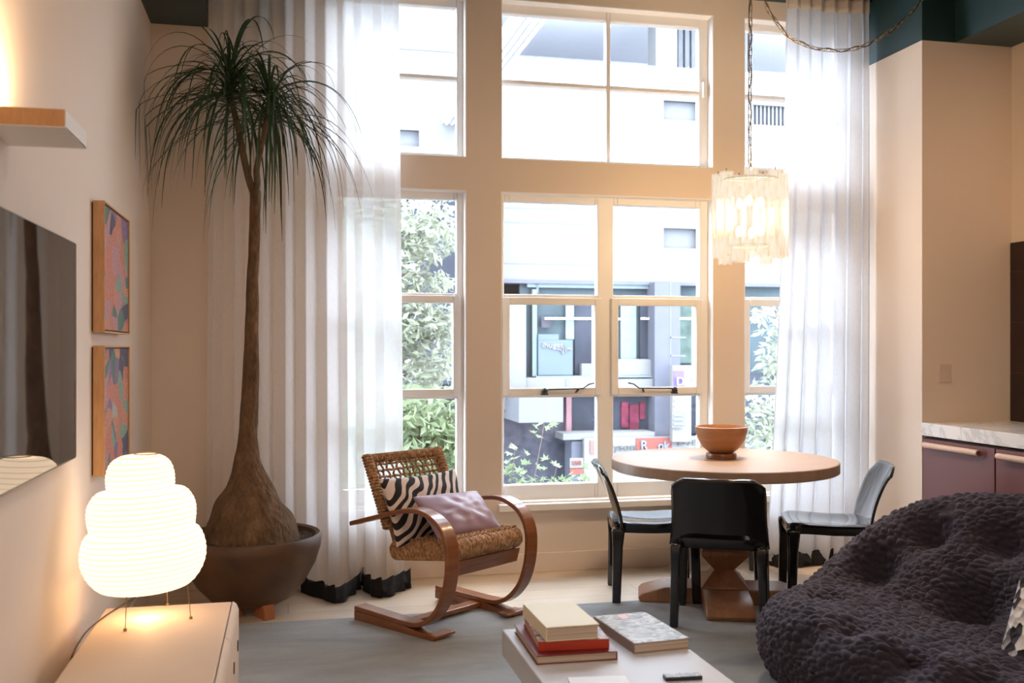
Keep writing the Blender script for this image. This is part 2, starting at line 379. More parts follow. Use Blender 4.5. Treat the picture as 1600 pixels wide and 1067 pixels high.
wu, iv = window(2, 'wide upper window of four panes', c0, c1, UZ0, UZ1, [(c0+.02, 1.925, 2.975, 3.375), (1.952, c1-.062, 2.975, 3.375), (c0+.02, 1.925, 2.505, 2.95), (1.952, c1-.062, 2.505, 2.95)])
MB().box((c1-.045, 5.80, 2.93), (c1-.030, 5.83, 3.03)).xf(iv).build('latch', M['white_trim'], wu, bevel=.004)
wl, iv = window(5, 'wide lower casement window over the sill', c0, c1, LZ0, LZ1,
                [(1.275, 1.866, 1.675, 2.235), (1.97, 2.545, 1.675, 2.235), (1.305, 1.848, 1.10, 1.615), (1.995, 2.515, 1.10, 1.615), (1.275, 1.866, .515, 1.045), (1.97, 2.545, .515, 1.045)],
                sash=[(1.262, 1.89, 1.058, 1.655), (1.952, 2.558, 1.058, 1.655)])
for s, xa in ((1, 1.52), (-1, 2.36)):                               # black window stays with a hooked end
    m_ = MB(); y = 5.785
    m_.tube([(xa, y, 1.085), (xa+s*.02, y, 1.095), (xa+s*.24, y-.004, 1.10), (xa+s*.275, y-.006, 1.125), (xa+s*.31, y-.006, 1.132)], .0045, 6)
    m_.lathe([(.0, -.02), (.016, -.016), (.018, 0), (.012, .016), (0, .02)], (xa, y+.004, 1.086), 12)
    m_.tube([(xa+s*.20, y+.02, 1.075), (xa+s*.215, y, 1.10)], .006, 6); m_.box((xa-.02, y, 1.062), (xa+.02, 5.812, 1.070))
    m_.xf(iv).build('window_stay', M['black_metal'], wl, smooth=True)
def side_window(i, j, label):
    a, b = BAYS[j]; r = (a+.045, b-.045) if j == 0 else (a+.045, b-.045)
    if i in (1, 3): return window(i, label, a, b, UZ0, UZ1, [(r[0], r[1], 2.975, 3.385), (r[0], r[1], 2.51, 2.95)])
    return window(i, label, a, b, LZ0, LZ1, [(r[0], r[1], 1.675, 2.235), (r[0]+.02, r[1]-.02, 1.10, 1.635), (r[0], r[1], .515, 1.045)], sash=[(r[0]-.02, r[1]+.02, 1.058, 1.66)])
side_window(1, 0, 'narrow upper window half behind the left sheer'); side_window(3, 2, 'narrow upper window half behind the right sheer')
side_window(4, 0, 'narrow lower window with trees behind, by the armchair'); side_window(6, 2, 'narrow lower window half behind the right sheer')
for n_, (a, b) in enumerate(BAYS):
    o = struct(box('trim_%d' % (5+n_), (a-.02, WY-.045, LZ0-.045), (b+.02, WY+.0005, LZ0-.004), M['white_trim'], bevel=.005)); o['label'] = 'white window sill ledge'

# fixtures made up for the added fill lights, all out of view
for x, y in ((.6, -1.0), (2.6, -1.0), (1.2, 1.0), (.9, 3.6)):
    o = MB().lathe([(.30, CZ-.0), (.31, CZ-.03), (.29, CZ-.05), (.27, CZ-.05), (.27, CZ-.02)], (x, y, 0), 40).build('added_ceiling_lamp', M['white_trim'], smooth='angle')
    tag(o, 'round white ceiling lamp added unseen overhead to brighten the room', 'ceiling lamp', 'added unseen ceiling lamps')

# ------------------------------------------------------------------ outside: street, building opposite, trees
FY = 16.0
M['ext_glass'] = plain('tinted_shop_glass', (0.019, 0.026, 0.030), .3, var=.25, nscale=1.2)
M['ext_glass_dark'] = plain('dark_shop_glass', (0.013, 0.015, 0.020), .3, var=.3, nscale=1.5)
M['ext_grey'] = plain('grey_cladding', (0.038, 0.040, 0.050), .6, var=.05)
M['ext_light'] = plain('light_grey_panel', (.052, .054, .060), .6, var=.04)
M['ext_pale_teal'] = plain('pale_teal_blind', (0.054, 0.069, 0.077), .5, var=.08)
M['ext_blue'] = plain('pale_blue_board', (.036, .046, .056), .5, var=.03)
M['ext_purple'] = plain('purple_sign', (0.046, 0.034, 0.100), .5)
M['ext_red'] = plain('coral_red_sign', (.075, .024, .020), .5, var=.03)
M['ext_crimson'] = plain('crimson_display', (.045, .010, .017), .5, var=.3)
M['ext_dark'] = plain('dark_recess', (0.019, 0.019, 0.024), .7, var=.3)
M['asphalt'] = plain('asphalt', (.055, .055, .06), .9, var=.1)
M['sign_white'] = plain('white_sign_board', (.070, .070, .070), .5, var=.01)
M['sign_grey'] = plain('grey_letters', (.036, .036, .036), .5)
struct(box('street', (-25, 6.3, -3.3), (30, 40, -3.0), M['asphalt']))
BLD = empty('building', (2.5, FY, -3)); tag(BLD, 'white office building with a shop front across the street', 'building'); BI = Matrix.Translation((-2.5, -FY, 3))
def ext(name, mat, px0, py0, px1, py1, d=0, t=.1, parent=None, mb=None):
    """a panel on the building front, d metres in front of it (d<0: set back)"""
    a = aY(px0, (py0+py1)/2, FY-d); b = aY(px1, (py0+py1)/2, FY-d); mx = (px0+px1)/2
    z1 = aY(mx, py0, FY-d).z; z0 = aY(mx, py1, FY-d).z
    m_ = (mb or MB()).box((a.x, FY-d, z0), (b.x, FY-d+t, z1))
    return m_ if mb is not None else m_.xf(BI).build(name, mat, parent or BLD)
yA = aY(1000, 440, FY).z; yB = aY(950, 98, FY).z; yC = aY(860, 590, FY).z; yD = aY(950, 683, FY).z
wx = lambda px: aY(px, 500, FY).x
x_l, x_r = -9.0, 16.0
# upper white front with small windows punched in
m_ = MB()
hp = [(1037, 357, 1090, 388), (1037, 158, 1091, 188), (1176, 165, 1238, 196), (1176, 357, 1238, 388), (500, 200, 655, 226)]
hr = [(aY(a, 300, FY).x, aY(c, 300, FY).x, aY((a+c)/2, d_, FY).z, aY((a+c)/2, b_, FY).z) for a, b_, c, d_ in hp]
holes(m_, x_l, x_r, yA, yB, hr, FY, FY+.3); m_.xf(BI).build('upper_front', M['white_ext'], BLD)
for k, (a, b_, c, d_) in enumerate(hr):
    if k == 2:                                                      # louvred vent
        s = MB(); n_ = 10
        for i in range(n_): x = a+(b_-a)*(i+.2)/n_; s.box((x, FY+.05, c), (x+(b_-a)*.045, FY+.2, d_))
        s.xf(BI).build('louvre', M['ext_light'], BLD)
        MB().box((a, FY+.25, c), (b_, FY+.3, d_)).xf(BI).build('vent_back', M['ext_light'], BLD)
    else: MB().box((a, FY+.12, c), (b_, FY+.16, d_)).xf(BI).build('office_window', M['ext_light'], BLD)
# joints between the panels
s = MB()
for py in (265, 330, 352, 415):
    z = aY(950, py, FY).z; s.box((x_l, FY-.006, z), (x_r, FY+.002, z+.02))
s.xf(BI).build('panel_joint', M['ext_light'], BLD)
# covered deck above the parapet: soffit, piers and louvres set back
zs = yB+1.25
MB().box((2.0, FY+.3, zs), (x_r, FY+7, zs+.2)).xf(BI).build('deck_soffit', M['deck'], BLD)
MB().box((x_l, FY, yB-.01), (aY(783, 90, FY).x, FY+.3, yB+4)).xf(BI).build('upper_front', M['white_ext'], BLD)
MB().box((x_l, FY+4.0, yB-.2), (x_r, FY+4.3, zs)).xf(BI).build('deck_back_wall', M['deck'], BLD)
MB().box((aY(1025, 90, FY+.6).x, FY+.6, yB-.2), (aY(1058, 90, FY+.6).x, FY+1.0, zs)).xf(BI).build('deck_column', M['white_ext'], BLD)
s = MB()
for i in range(12): x = aY(1060, 90, FY+1).x+i*.13; s.box((x, FY+1.0, yB-.2), (x+.07, FY+1.1, zs))
s.xf(BI).build('deck_screen', M['ext_light'], BLD)
# ribbed blue canopy that comes out over the street at the left
s = MB(); xr = 2.82
for i in range(4): s.box((xr-.06-i*.085, FY-6, 5.0), (xr-.01-i*.085, FY, 5.02))
s.box((xr-.36, FY-6, 5.019), (xr, FY, 5.12)); s.xf(BI).build('ribbed_canopy', M['deck'], BLD)
# glazed first floor
MB().box((x_l, FY+1.2, -3), (x_r, FY+1.4, yA+.3)).xf(BI).build('interior_wall', M['ext_glass_dark'], BLD)
MB().box((x_l, FY-.05, yA-.06), (x_r, FY+.3, yA+.0)).xf(BI).build('soffit_strip', M['ext_grey'], BLD)
ext('glazing', M['ext_glass'], 812, 441, 1420, 588, d=-.10, t=.06)
ext('glazing', M['ext_glass_dark'], 640, 300, 770, 600, d=.6, t=.4)
ext('transom', M['ext_pale_teal'], 824, 444, 1023, 450, d=0); ext('mullion', M['ext_pale_teal'], 832, 452, 839, 588, d=.02)
ext('mullion', M['ext_grey'], 838, 441, 842, 458, d=.01)
ext('white_column', M['white_ext'], 780, 470, 822, 640, d=.25, t=.4)
ext('blind', M['ext_pale_teal'], 970, 466, 994, 562, d=.0, t=.03)
ext('blind', M['ext_pale_teal'], 884, 468, 897, 530, d=-.02, t=.02)
ext('dark_bay', M['ext_glass_dark'], 1000, 466, 1023, 562, d=-.02, t=.03); ext('dark_bay', M['ext_glass_dark'], 898, 466, 925, 585, d=-.02, t=.03)
ext('dark_bay', M['ext_dark'], 846, 494, 861, 512, d=-.01, t=.02)
M['strip_light'] = emis('office_strip_light', (1, 1, 1), .9)
for a, c in ((852, 970), (1002, 1023), (1063, 1092)): ext('strip_light', M['strip_light'], a, 496.6, c, 499.0, d=.03, t=.02)
gc = ext('grey_column', M['ext_grey'], 1023, 441, 1063, 700, d=.3, t=.5)
s = MB()
for py in (527, 556, 640): z = aY(1045, py, FY-.3).z; s.box((wx(1035), FY-.306, z-.012), (wx(1061), FY-.299, z+.012))
x = wx(1036.5); s.box((x, FY-.306, -1.5), (x+.02, FY-.299, yA)); s.xf(BI).build('column_joint', M['ext_light'], gc)
ext('hedge_glass', plain('green_glass', (.025, .036, .033), .4, var=.4, nscale=4), 1063, 466, 1092, 567, d=0.0, t=.05)
ext('white_box', M['white_ext'], 958, 561, 1022, 586, d=.12, t=.3)
ext('white_ledge', M['white_ext'], 790, 590, 935, 613, d=.2, t=.3); ext('white_ledge', M['white_ext'], 935, 592, 1023, 616, d=.2, t=.3)
ext('ledge_joint', M['ext_light'], 884, 592, 890, 613, d=.21, t=.02); ext('ledge_joint', M['ext_light'], 937, 592, 943, 616, d=.21, t=.02)
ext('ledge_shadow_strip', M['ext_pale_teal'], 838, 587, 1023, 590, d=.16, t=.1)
bs = ext('blue_board', M['ext_blue'], 841, 531, 895, 586, d=.06, t=.04); ext('blue_board', M['ext_blue'], 841, 522, 873, 531.2, d=.06, t=.04)
ext('planter_box', M['ext_light'], 909, 568, 930, 587, d=.1, t=.2)
# ground floor
ext('overhang', M['ext_light'], 811, 612, 880, 660, d=1.2, t=2.0)
ext('red_mullion', plain('dusty_pink_metal', (.07, .04, .045), .5), 885, 613, 893, 680, d=.1)
ext('shop_glass', M['ext_glass_dark'], 893, 613, 1023, 674, d=.0)
ext('shop_glass', M['ext_dark'], 700, 613, 885, 800, d=.0)
for a, b_, c, d_ in ((971, 628, 982, 668), (984, 632, 998, 671), (1000, 628, 1008, 655)): ext('display', M['ext_crimson'], a, b_, c, d_, d=.04, t=.05)
ext('white_shelf', M['white_ext'], 880, 676, 1023, 686, d=.5, t=.6)
ext('wall_base', M['ext_grey'], 893, 686, 1200, 760, d=.45, t=.4)
ext('shop_glass', M['ext_glass_dark'], 1063, 585, 1230, 676, d=.05)
def font_mesh(name, body, size, extrude, offset, mat):
    cu = bpy.data.curves.new(name, 'FONT'); cu.body = body; cu.size = size; cu.extrude = extrude; cu.offset = offset
    t = bpy.data.objects.new(name, cu); COL.objects.link(t); bpy.context.view_layer.update()
    me = bpy.data.meshes.new_from_object(t.evaluated_get(bpy.context.evaluated_depsgraph_get())); bpy.data.objects.remove(t)
    me.materials.clear(); me.materials.append(mat); o = bpy.data.objects.new(name, me); COL.objects.link(o); return o
def text(name, body, px, py, size_px, mat, d, parent, sx=1, bold=0, fy=None):
    Y = (fy or FY)-d; p = aY(px, py, Y); sz = size_px/FPX*(Y*CA+p.x*SA)
    o = font_mesh(name, body, sz*1.35, .01, bold*sz, mat); o.scale = (sx, 1, 1)
    o.parent = parent; o.matrix_parent_inverse = Matrix.Identity(4)
    o.location = Vector(p)-parent.location; o.rotation_euler = (PI/2, 0, 0); return o
text('lettering', 'ihuget', 847, 543, 9, M['sign_white'], .075, BLD, sx=1.15, bold=.02)
pl = MB(); pts = [(870, 546), (876, 546), (879, 554), (881, 537), (884, 550), (887, 545), (894, 546)]
pl.tube([aY(a, b_, FY-.075) for a, b_ in pts], .012, 4); pl.xf(BI).build('pulse_line', M['sign_white'], BLD)
# shop signs
def sign_root(name, label, px, py, d): 
    p = aY(px, py, FY-d); o = empty(name, p); tag(o, label, 'sign'); return o, Matrix.Translation(-p)
def sbox(name, mat, root, inv, a, b_, c, d_, d, t=.03):
    p = aY(a, (b_+d_)/2, FY-d); q = aY(c, (b_+d_)/2, FY-d); z1 = aY((a+c)/2, b_, FY-d).z; z0 = aY((a+c)/2, d_, FY-d).z
    return MB().box((p.x, FY-d, z0), (q.x, FY-d+t, z1)).xf(inv).build(name, mat, root)
r_, i_ = sign_root('shop_sign', 'long white shop sign band with a red lettered panel', 1000, 735, .62)
sbox('sign_board', M['sign_white'], r_, i_, 913, 683, 1115, 760, .60, .1)
rp = sbox('red_panel', M['ext_red'], r_, i_, 994, 684, 1050, 702, .62)
sbox('red_panel', plain('faded_red_panel', (.070, .042, .038), .5), r_, i_, 922, 688, 935, 709, .62)
text('lettering', 'yson', 959, 704, 12, M['sign_grey'], .63, r_, sx=1.2)
M['letter_blue'] = plain('lilac_letter_halo', (.042, .045, .070), .5)
text('letter_halo', 'R', 1000.5, 702.5, 15, M['letter_blue'], .63, r_, bold=.06); text('lettering', 'R', 1001, 702, 14, M['sign_white'], .66, r_)
text('letter_halo', 'ok', 1027.5, 702.5, 14, M['letter_blue'], .63, r_, bold=.06); text('lettering', 'ok', 1028, 702, 13, M['sign_white'], .66, r_)
text('lettering', 'E-70', 1058, 696, 9, plain('pale_grey_letters', (.05, .05, .048), .5), .63, r_, sx=1.6)
r_, i_ = sign_root('blade_sign', 'tall white parking sign with a purple letter on grey column', 1065, 695, .75)
sbox('sign_board', M['sign_white'], r_, i_, 1051, 571, 1080, 690, .75, .12)
sbox('purple_panel', M['ext_purple'], r_, i_, 1053, 579, 1069, 606, .77)
text('lettering', 'D', 1056.5, 602, 13.5, M['sign_white'], .80, r_, bold=.03)
text('lettering', 'i', 1053, 628, 5, M['ext_purple'], .77, r_); text('lettering', 'i', 1053, 637, 5, M['ext_purple'], .77, r_)
n_ = MB(); p = aY(1050, 643, FY-.85); q = aY(1071, 668, FY-.85)
n_.box((p.x, FY-.85, q.z), (q.x, FY-.8, p.z)).xf(i_).build('notice_board', M['ext_light'], r_)
for k in range(3): sbox('notice_line', plain('notice_cream', (.06, .06, .05), .6), r_, i_, 1053, 647+k*7, 1067, 650+k*7, .87, .01)
r_, i_ = sign_root('small_sign', 'small white and red roadside sign above the shrubs', 901, 752, 1.6)
sbox('sign_board', M['sign_white'], r_, i_, 891, 716, 911, 732, 1.6); sbox('red_band', M['ext_red'], r_, i_, 891, 731, 911, 741, 1.6)
text('lettering', '550', 893, 727, 8, M['ext_red'], 1.62, r_)

def leaf_cloud(mb, rnd, cen, rad, n, size, asp=.35, droop=.4):
    for _ in range(n):
        while True:
            p = Vector((rnd.uniform(-1, 1), rnd.uniform(-1, 1), rnd.uniform(-1, 1)))
            if p.length <= 1: break
        p = Vector((cen[0]+p.x*rad[0], cen[1]+p.y*rad[1], cen[2]+p.z*rad[2]))
        d = Vector((rnd.gauss(0, 1), rnd.gauss(0, 1), rnd.gauss(-droop, .6))).normalized(); w = d.orthogonal().normalized()
        w.rotate(Matrix.Rotation(rnd.uniform(0, PI), 3, d)); L = size*rnd.uniform(.6, 1.3); h = L*asp/2
        nrm = d.cross(w)*h*.35
        mb.add([p, p+d*L*.5+w*h+nrm, p+d*L, p+d*L*.5-w*h+nrm], [(0, 1, 2), (0, 2, 3)])
def leafmat(name, c1, c2):
    m, nt, b = new_mat(name); v = coords(nt); n = N(nt, 'ShaderNodeTexNoise', Scale=3, Detail=3); nt.links.new(v, n.inputs[0])
    nt.links.new(ramp(nt, n.outputs[0], [(.35, c1), (.65, c2)]), b.inputs['Base Color']); b.inputs['Roughness'].default_value = .5
    out = nt.nodes['Material Output']; tl = nt.nodes.new('ShaderNodeBsdfTranslucent'); tl.inputs[0].default_value = (*c2, 1)
    mx = nt.nodes.new('ShaderNodeMixShader'); mx.inputs[0].default_value = .45; nt.links.new(b.outputs[0], mx.inputs[1]); nt.links.new(tl.outputs[0], mx.inputs[2]); nt.links.new(mx.outputs[0], out.inputs[0]); return m
M['leaf_pale'] = leafmat('pale_green_leaf', (.10, .12, .08), (.17, .18, .145)); M['leaf_green'] = leafmat('fresh_green_leaf', (.07, .10, .045), (.13, .155, .10))
M['twig'] = plain('grey_twig', (.06, .05, .045), .8)
def tree(label, base, top, blobs, size, mat, seed, cat='tree', name='tree'):
    rnd = random.Random(seed); base = Vector(base); root = empty(name, base); tag(root, label, cat, ); inv = Matrix.Translation(-base)
    t = MB(); top = Vector(top)
    pts = catmull([base, base.lerp(top, .35)+Vector((.08, .05, 0)), base.lerp(top, .7)-Vector((.06, 0, 0)), top], 6)
    t.tube(pts, [.06*(1-.8*i/(len(pts)-1)) for i in range(len(pts))], 8)
    f = MB()
    for c, r, n in blobs:
        c = Vector(c); a = min(pts, key=lambda q: (q-c).length+max(0, q.z-c.z))
        t.tube(catmull([a, a.lerp(c, .5)+Vector((0, 0, .1)), c], 4), [.02*(1-.08*i) for i in range(9)], 5)
        leaf_cloud(f, rnd, c, r, n, size)
    t.xf(inv).build('trunk', M['twig'], root, smooth=True); f.xf(inv).build('foliage', mat, root); return root
def at(px, py, Y): return aY(px, py, Y)
tree('pale leafed street tree seen through the left window', (at(600, 900, 8.4).x, 8.4, -3), at(600, 250, 8.4),
     [(at(640, 330, 8.4), (.35, .5, .3), 500), (at(662, 372, 8.4), (.30, .4, .22), 420), (at(630, 420, 8.4), (.25, .4, .3), 300), (at(690, 345, 8.4), (.14, .3, .12), 90), (at(680, 440, 8.4), (.2, .3, .10), 130),
      (at(640, 500, 8.4), (.32, .4, .25), 480), (at(672, 530, 8.4), (.25, .4, .35), 460), (at(640, 590, 8.4), (.4, .4, .25), 500), (at(700, 500, 8.4), (.12, .3, .2), 90), (at(560, 480, 8.4), (.35, .4, 1.0), 900)], .10, M['leaf_pale'], 3)
tree('green bamboo like shrub outside the left lower window', (at(660, 900, 7.4).x, 7.4, -3), at(660, 690, 7.4),
     [(at(640, 660, 7.4), (.32, .4, .28), 700), (at(695, 680, 7.4), (.22, .3, .22), 420), (at(660, 740, 7.4), (.45, .4, .25), 800), (at(560, 680, 7.4), (.4, .4, .5), 700)], .11, M['leaf_green'], 5, 'shrub', 'shrub')
tree('pale leafed tree outside the right narrow window', (at(1250, 900, 8.6).x, 8.6, -3), at(1225, 480, 8.6),
     [(at(1210, 500, 8.6), (.16, .3, .16), 130), (at(1185, 486, 8.6), (.08, .2, .06), 30), (at(1215, 560, 8.6), (.18, .3, .2), 200), (at(1195, 640, 8.6), (.35, .4, .30), 520), (at(1250, 620, 8.6), (.4, .4, .7), 700), (at(1190, 690, 8.6), (.3, .4, .2), 300)], .10, M['leaf_pale'], 8)
# maple sprays before the lower middle window
def spray_shrub(label, base, ends, seed):
    rnd = random.Random(seed); base = Vector(base); root = empty('maple_shrub', base); tag(root, label, 'shrub'); inv = Matrix.Translation(-base); t = MB(); f = MB()
    for e, n in ends:
        e = Vector(e); mid = base.lerp(e, .6)+Vector((-.15, 0, .12)); P = catmull([base, mid, e], 8); t.tube(P, [.012*(1-.8*i/(len(P)-1)) for i in range(len(P))], 5)
        for k in range(n):
            q = P[int(len(P)*(.55+.44*rnd.random()))]+Vector((rnd.gauss(0, .05), rnd.gauss(0, .05), rnd.gauss(0, .03)))
            a0 = rnd.uniform(0, 6.28); tilt = Vector((rnd.gauss(0, .5), rnd.gauss(-.5, .5), 1)).normalized(); u = tilt.orthogonal().normalized(); w = tilt.cross(u)
            for j in range(5):                                       # five pointed lobes
                a = a0+(j-2)*.75; L = .062*(1-.18*abs(j-2)); d = u*math.cos(a)+w*math.sin(a); s_ = (u*-math.sin(a)+w*math.cos(a))*L*.17
                f.add([q, q+d*L*.45+s_, q+d*L, q+d*L*.45-s_], [(0, 1, 2, 3)])
    t.xf(inv).build('branch', M['twig'], root); f.xf(inv).build('foliage', M['leaf_green'], root)
Y_ = 7.1
spray_shrub('low maple with pointed leaves outside the middle window', (at(830, 840, Y_).x, Y_, -3),
            [(at(850, 662, Y_), 22), (at(805, 700, Y_), 22), (at(870, 728, Y_), 20), (at(812, 728, Y_), 60), (at(850, 742, Y_), 60), (at(800, 748, Y_), 70), (at(880, 750, Y_), 70), (at(915, 745, Y_), 60), (at(930, 755, Y_), 50), (at(840, 757, Y_), 60), (at(905, 762, Y_), 50)], 4)

# matt, unglossy finishes outdoors
for o in [BLD]+[q for q in COL.objects if q.get('category') in ('sign', 'tree', 'shrub', 'building') or q.name == 'street']:
    for q in [o]+list(o.children_recursive):
        if q.type == 'MESH':
            for m in q.data.materials:
                b = m.node_tree.nodes.get('Principled BSDF')
                if b: b.inputs['Specular IOR Level'].default_value = .02; b.inputs['Roughness'].default_value = .8

# ------------------------------------------------------------------ curtains
def curtain(label, x0, x1, y, ztop, zbot, folds, seed, amp=.045, flare=None, hems=(), header=True, mat='sheer'):
    rnd = random.Random(seed); root = empty('sheer_curtain', ((x0+x1)/2, y, 0)); tag(root, label, 'curtain', 'floor length white sheers'); inv = Matrix.Translation(-root.location)
    nx, nz = folds*14, 46; ph = [rnd.uniform(.6, 1.5) for _ in range(folds+1)]; tot = 0; acc = [0]
    for p in ph: tot += p; acc.append(tot)
    def shape(u, w):
        """u across 0..1, w from bottom 0 to top 1"""
        xx = u*(acc[folds]); k = min(folds-1, max(i for i in range(folds) if acc[i] <= xx+1e-9)); f = (xx-acc[k])/ph[k]
        a = amp*(.55+.45*ph[k])*(1-.45*w)
        yy = a*math.sin(2*PI*f)+.012*math.sin(9*u+3*w); x = x0+(x1-x0)*u
        if flare: x = x+flare(u, w)
        return x+.25*a*math.sin(4*PI*f), y+yy
    def sheet(wa, wb, n, off=0, wid=1):
        vs_, fs_ = [], []
        for j in range(n+1):
            w = wa+(wb-wa)*j/n; z = zbot+(ztop-zbot)*w
            for i in range(nx+1):
                x, yy = shape(i/nx, w); drop = .018*math.sin(i*.21+1)*(1 if w < .02 else 0); vs_.append((x, yy-off, z+drop))
        for j in range(n):
            for i in range(nx): a = j*(nx+1)+i; fs_.append((a, a+1, a+nx+2, a+nx+1))
        return MB().add(vs_, fs_)
    sheet(0, 1, nz).xf(inv).build('voile', M[mat], root, smooth=True)
    if header: sheet(.972, .998, 3, .006).xf(inv).build('heading_tape', M['sheer_head'], root, smooth=True, solid=.004)
    for P, wdt in hems:                                              # black hem lying crumpled on the floor
        P = catmull(P, 8); vs_ = []; n = len(P)
        for i, p in enumerate(P):
            k = .011*math.sin(i*1.1); vs_ += [(p.x+k, p.y-.02-k, .004), (p.x, p.y-.03+k, wdt*.5+k), (p.x+k, p.y, wdt+k), (p.x, p.y+.05, wdt*.85), (p.x, p.y+.07, .004)]
        fs_ = [(i*5+j, i*5+j+1, (i+1)*5+j+1, (i+1)*5+j) for i in range(n-1) for j in range(4)]+[(0, 1, 2, 3, 4), tuple((n-1)*5+j for j in range(5))]
        MB().add(vs_, fs_).xf(inv).build('black_hem', M['black_cloth'], root, smooth='angle')
    return root
g = lambda px, py: aZ(px, py, 0)
curtain('white sheer curtain hanging left behind the potted palm', -.42, .61, 5.60, CZ-.005, .02, 9, 11, amp=.028, flare=lambda u, w: (.05*(1-w)*(u-.3)),
        hems=[([g(470, 925), g(505, 936), g(528, 942), g(552, 928), g(563, 918)], .085), ([g(563, 914), g(578, 930), g(602, 933), g(628, 922), g(641, 917)], .10)])
curtain('white sheer curtain hanging right beside the pier', 3.0, 3.565, 5.56, CZ-.005, .02, 7, 5, amp=.034, mat='sheer_dense', flare=lambda u, w: -.14*(1-w)**2*(1-u)-.0,
        hems=[([g(1203, 884), g(1225, 888), g(1260, 884), g(1300, 880)], .085)])
tr_ = MB().tube([(-.46, 5.60, CZ-.012), (.70, 5.60, CZ-.012)], .010, 8).build('curtain_track', M['black_metal']); tag(tr_, 'black ceiling track above the left sheer curtain', 'curtain track')
tr_ = MB().tube([(2.9, 5.56, CZ-.012), (3.59, 5.56, CZ-.012)], .010, 8).build('curtain_track', M['black_metal']); tag(tr_, 'black ceiling track above the right sheer curtain', 'curtain track')

# ------------------------------------------------------------------ rug
rug = MB().box((-.35, .4, 0), (3.45, 4.945, .012)).build('rug', M['rug'], bevel=.005); tag(rug, 'large silky grey rug under the coffee table', 'rug')
RZ = .012
# ------------------------------------------------------------------ planter and palm
PC = Vector((-.185, 5.215, 0))
pl = empty('planter', PC); tag(pl, 'wide bronze brown clay bowl planter on terracotta feet', 'planter')
MB().lathe([(0, .05), (.15, .05), (.20, .075), (.27, .15), (.325, .25), (.352, .335), (.358, .385), (.345, .40), (.325, .392), (.315, .35), (.28, .33), (0, .33)], n=72).build('bowl', M['clay'], pl, smooth='angle', angle=50)
s = MB(); rnd = random.Random(2); R_, n_ = 14, 48; vs_ = [(0, 0, .375)]; 
for i in range(1, R_+1):
    for j in range(n_):
        r = .322*i/R_; a = 2*PI*j/n_; vs_.append((r*math.cos(a), r*math.sin(a), .372+rnd.uniform(-.008, .012)))
fs_ = [(0, 1+j, 1+(j+1) % n_) for j in range(n_)]+[(1+(i-1)*n_+j, 1+i*n_+j, 1+i*n_+(j+1) % n_, 1+(i-1)*n_+(j+1) % n_) for i in range(1, R_) for j in range(n_)]
s.add(vs_, fs_).build('soil', M['soil'], pl)
for a in (-62, 60, 180, -130):
    f = MB().extrude([(-.075, 0), (.055, 0), (.055, .03), (.02, .115), (-.01, .115)], 1, -.03, .03)
    a_ = math.radians(a); f.xf(Matrix.Translation((.155*math.cos(a_), .155*math.sin(a_), 0)) @ Matrix.Rotation(a_, 4, 'Z')).build('pot_foot', M['terracotta'], pl, bevel=.006)
palm = empty('ponytail_palm', PC+Vector((0, 0, .37))); tag(palm, 'tall ponytail palm with swollen trunk and drooping leaves', 'potted plant')
PI_ = Matrix.Translation(-palm.location)
def P5(px, py, z=5.07): r = ray(px, py); return Vector((r.x*z, r.y*z, EYE+r.z*z))
ctr = [(391, 880, .272), (391, 850, .262), (391, 830, .240), (390, 812, .214), (389, 793, .182), (389, 774, .148), (388, 755, .112), (387, 738, .086), (386, 717, .062), (387, 700, .053), (389, 660, .047), (391, 610, .043), (392.5, 560, .039), (393.5, 500, .034), (394.5, 450, .031), (396, 400, .029), (398, 350, .028), (399, 315, .028), (399, 298, .028)]
pts = [P5(a, b_) for a, b_, _ in ctr]; sp = catmull(pts, 4); rs = []
for i in range(len(ctr)-1):
    for j in range(4): rs.append(ctr[i][2]*(1-j/4)+ctr[i+1][2]*j/4)
rs.append(ctr[-1][2])
t = MB(); t.tube(sp, rs, 40)
t.v = [tuple(Vector(p)+Vector((1, 1, .3))*0+noise.noise_vector(Vector(p)*9)*.012*(1 if p[2] < .95 else .35)) for p in t.v]
HA, HB = P5(359, 125), P5(421, 158, 5.0)
brA = catmull([P5(399, 305), P5(392, 290), P5(383, 255), P5(373, 205), P5(364, 165), HA], 5); t.tube(brA, [.020-.006*i/(len(brA)-1) for i in range(len(brA))], 14)
brB = catmull([P5(399, 305), P5(402, 285), P5(401, 265), P5(407, 235), P5(413, 205, 5.0), HB], 5); t.tube(brB, [.018-.005*i/(len(brB)-1) for i in range(len(brB))], 14)
t.xf(PI_).build('trunk', M['bark'], palm, smooth=True)
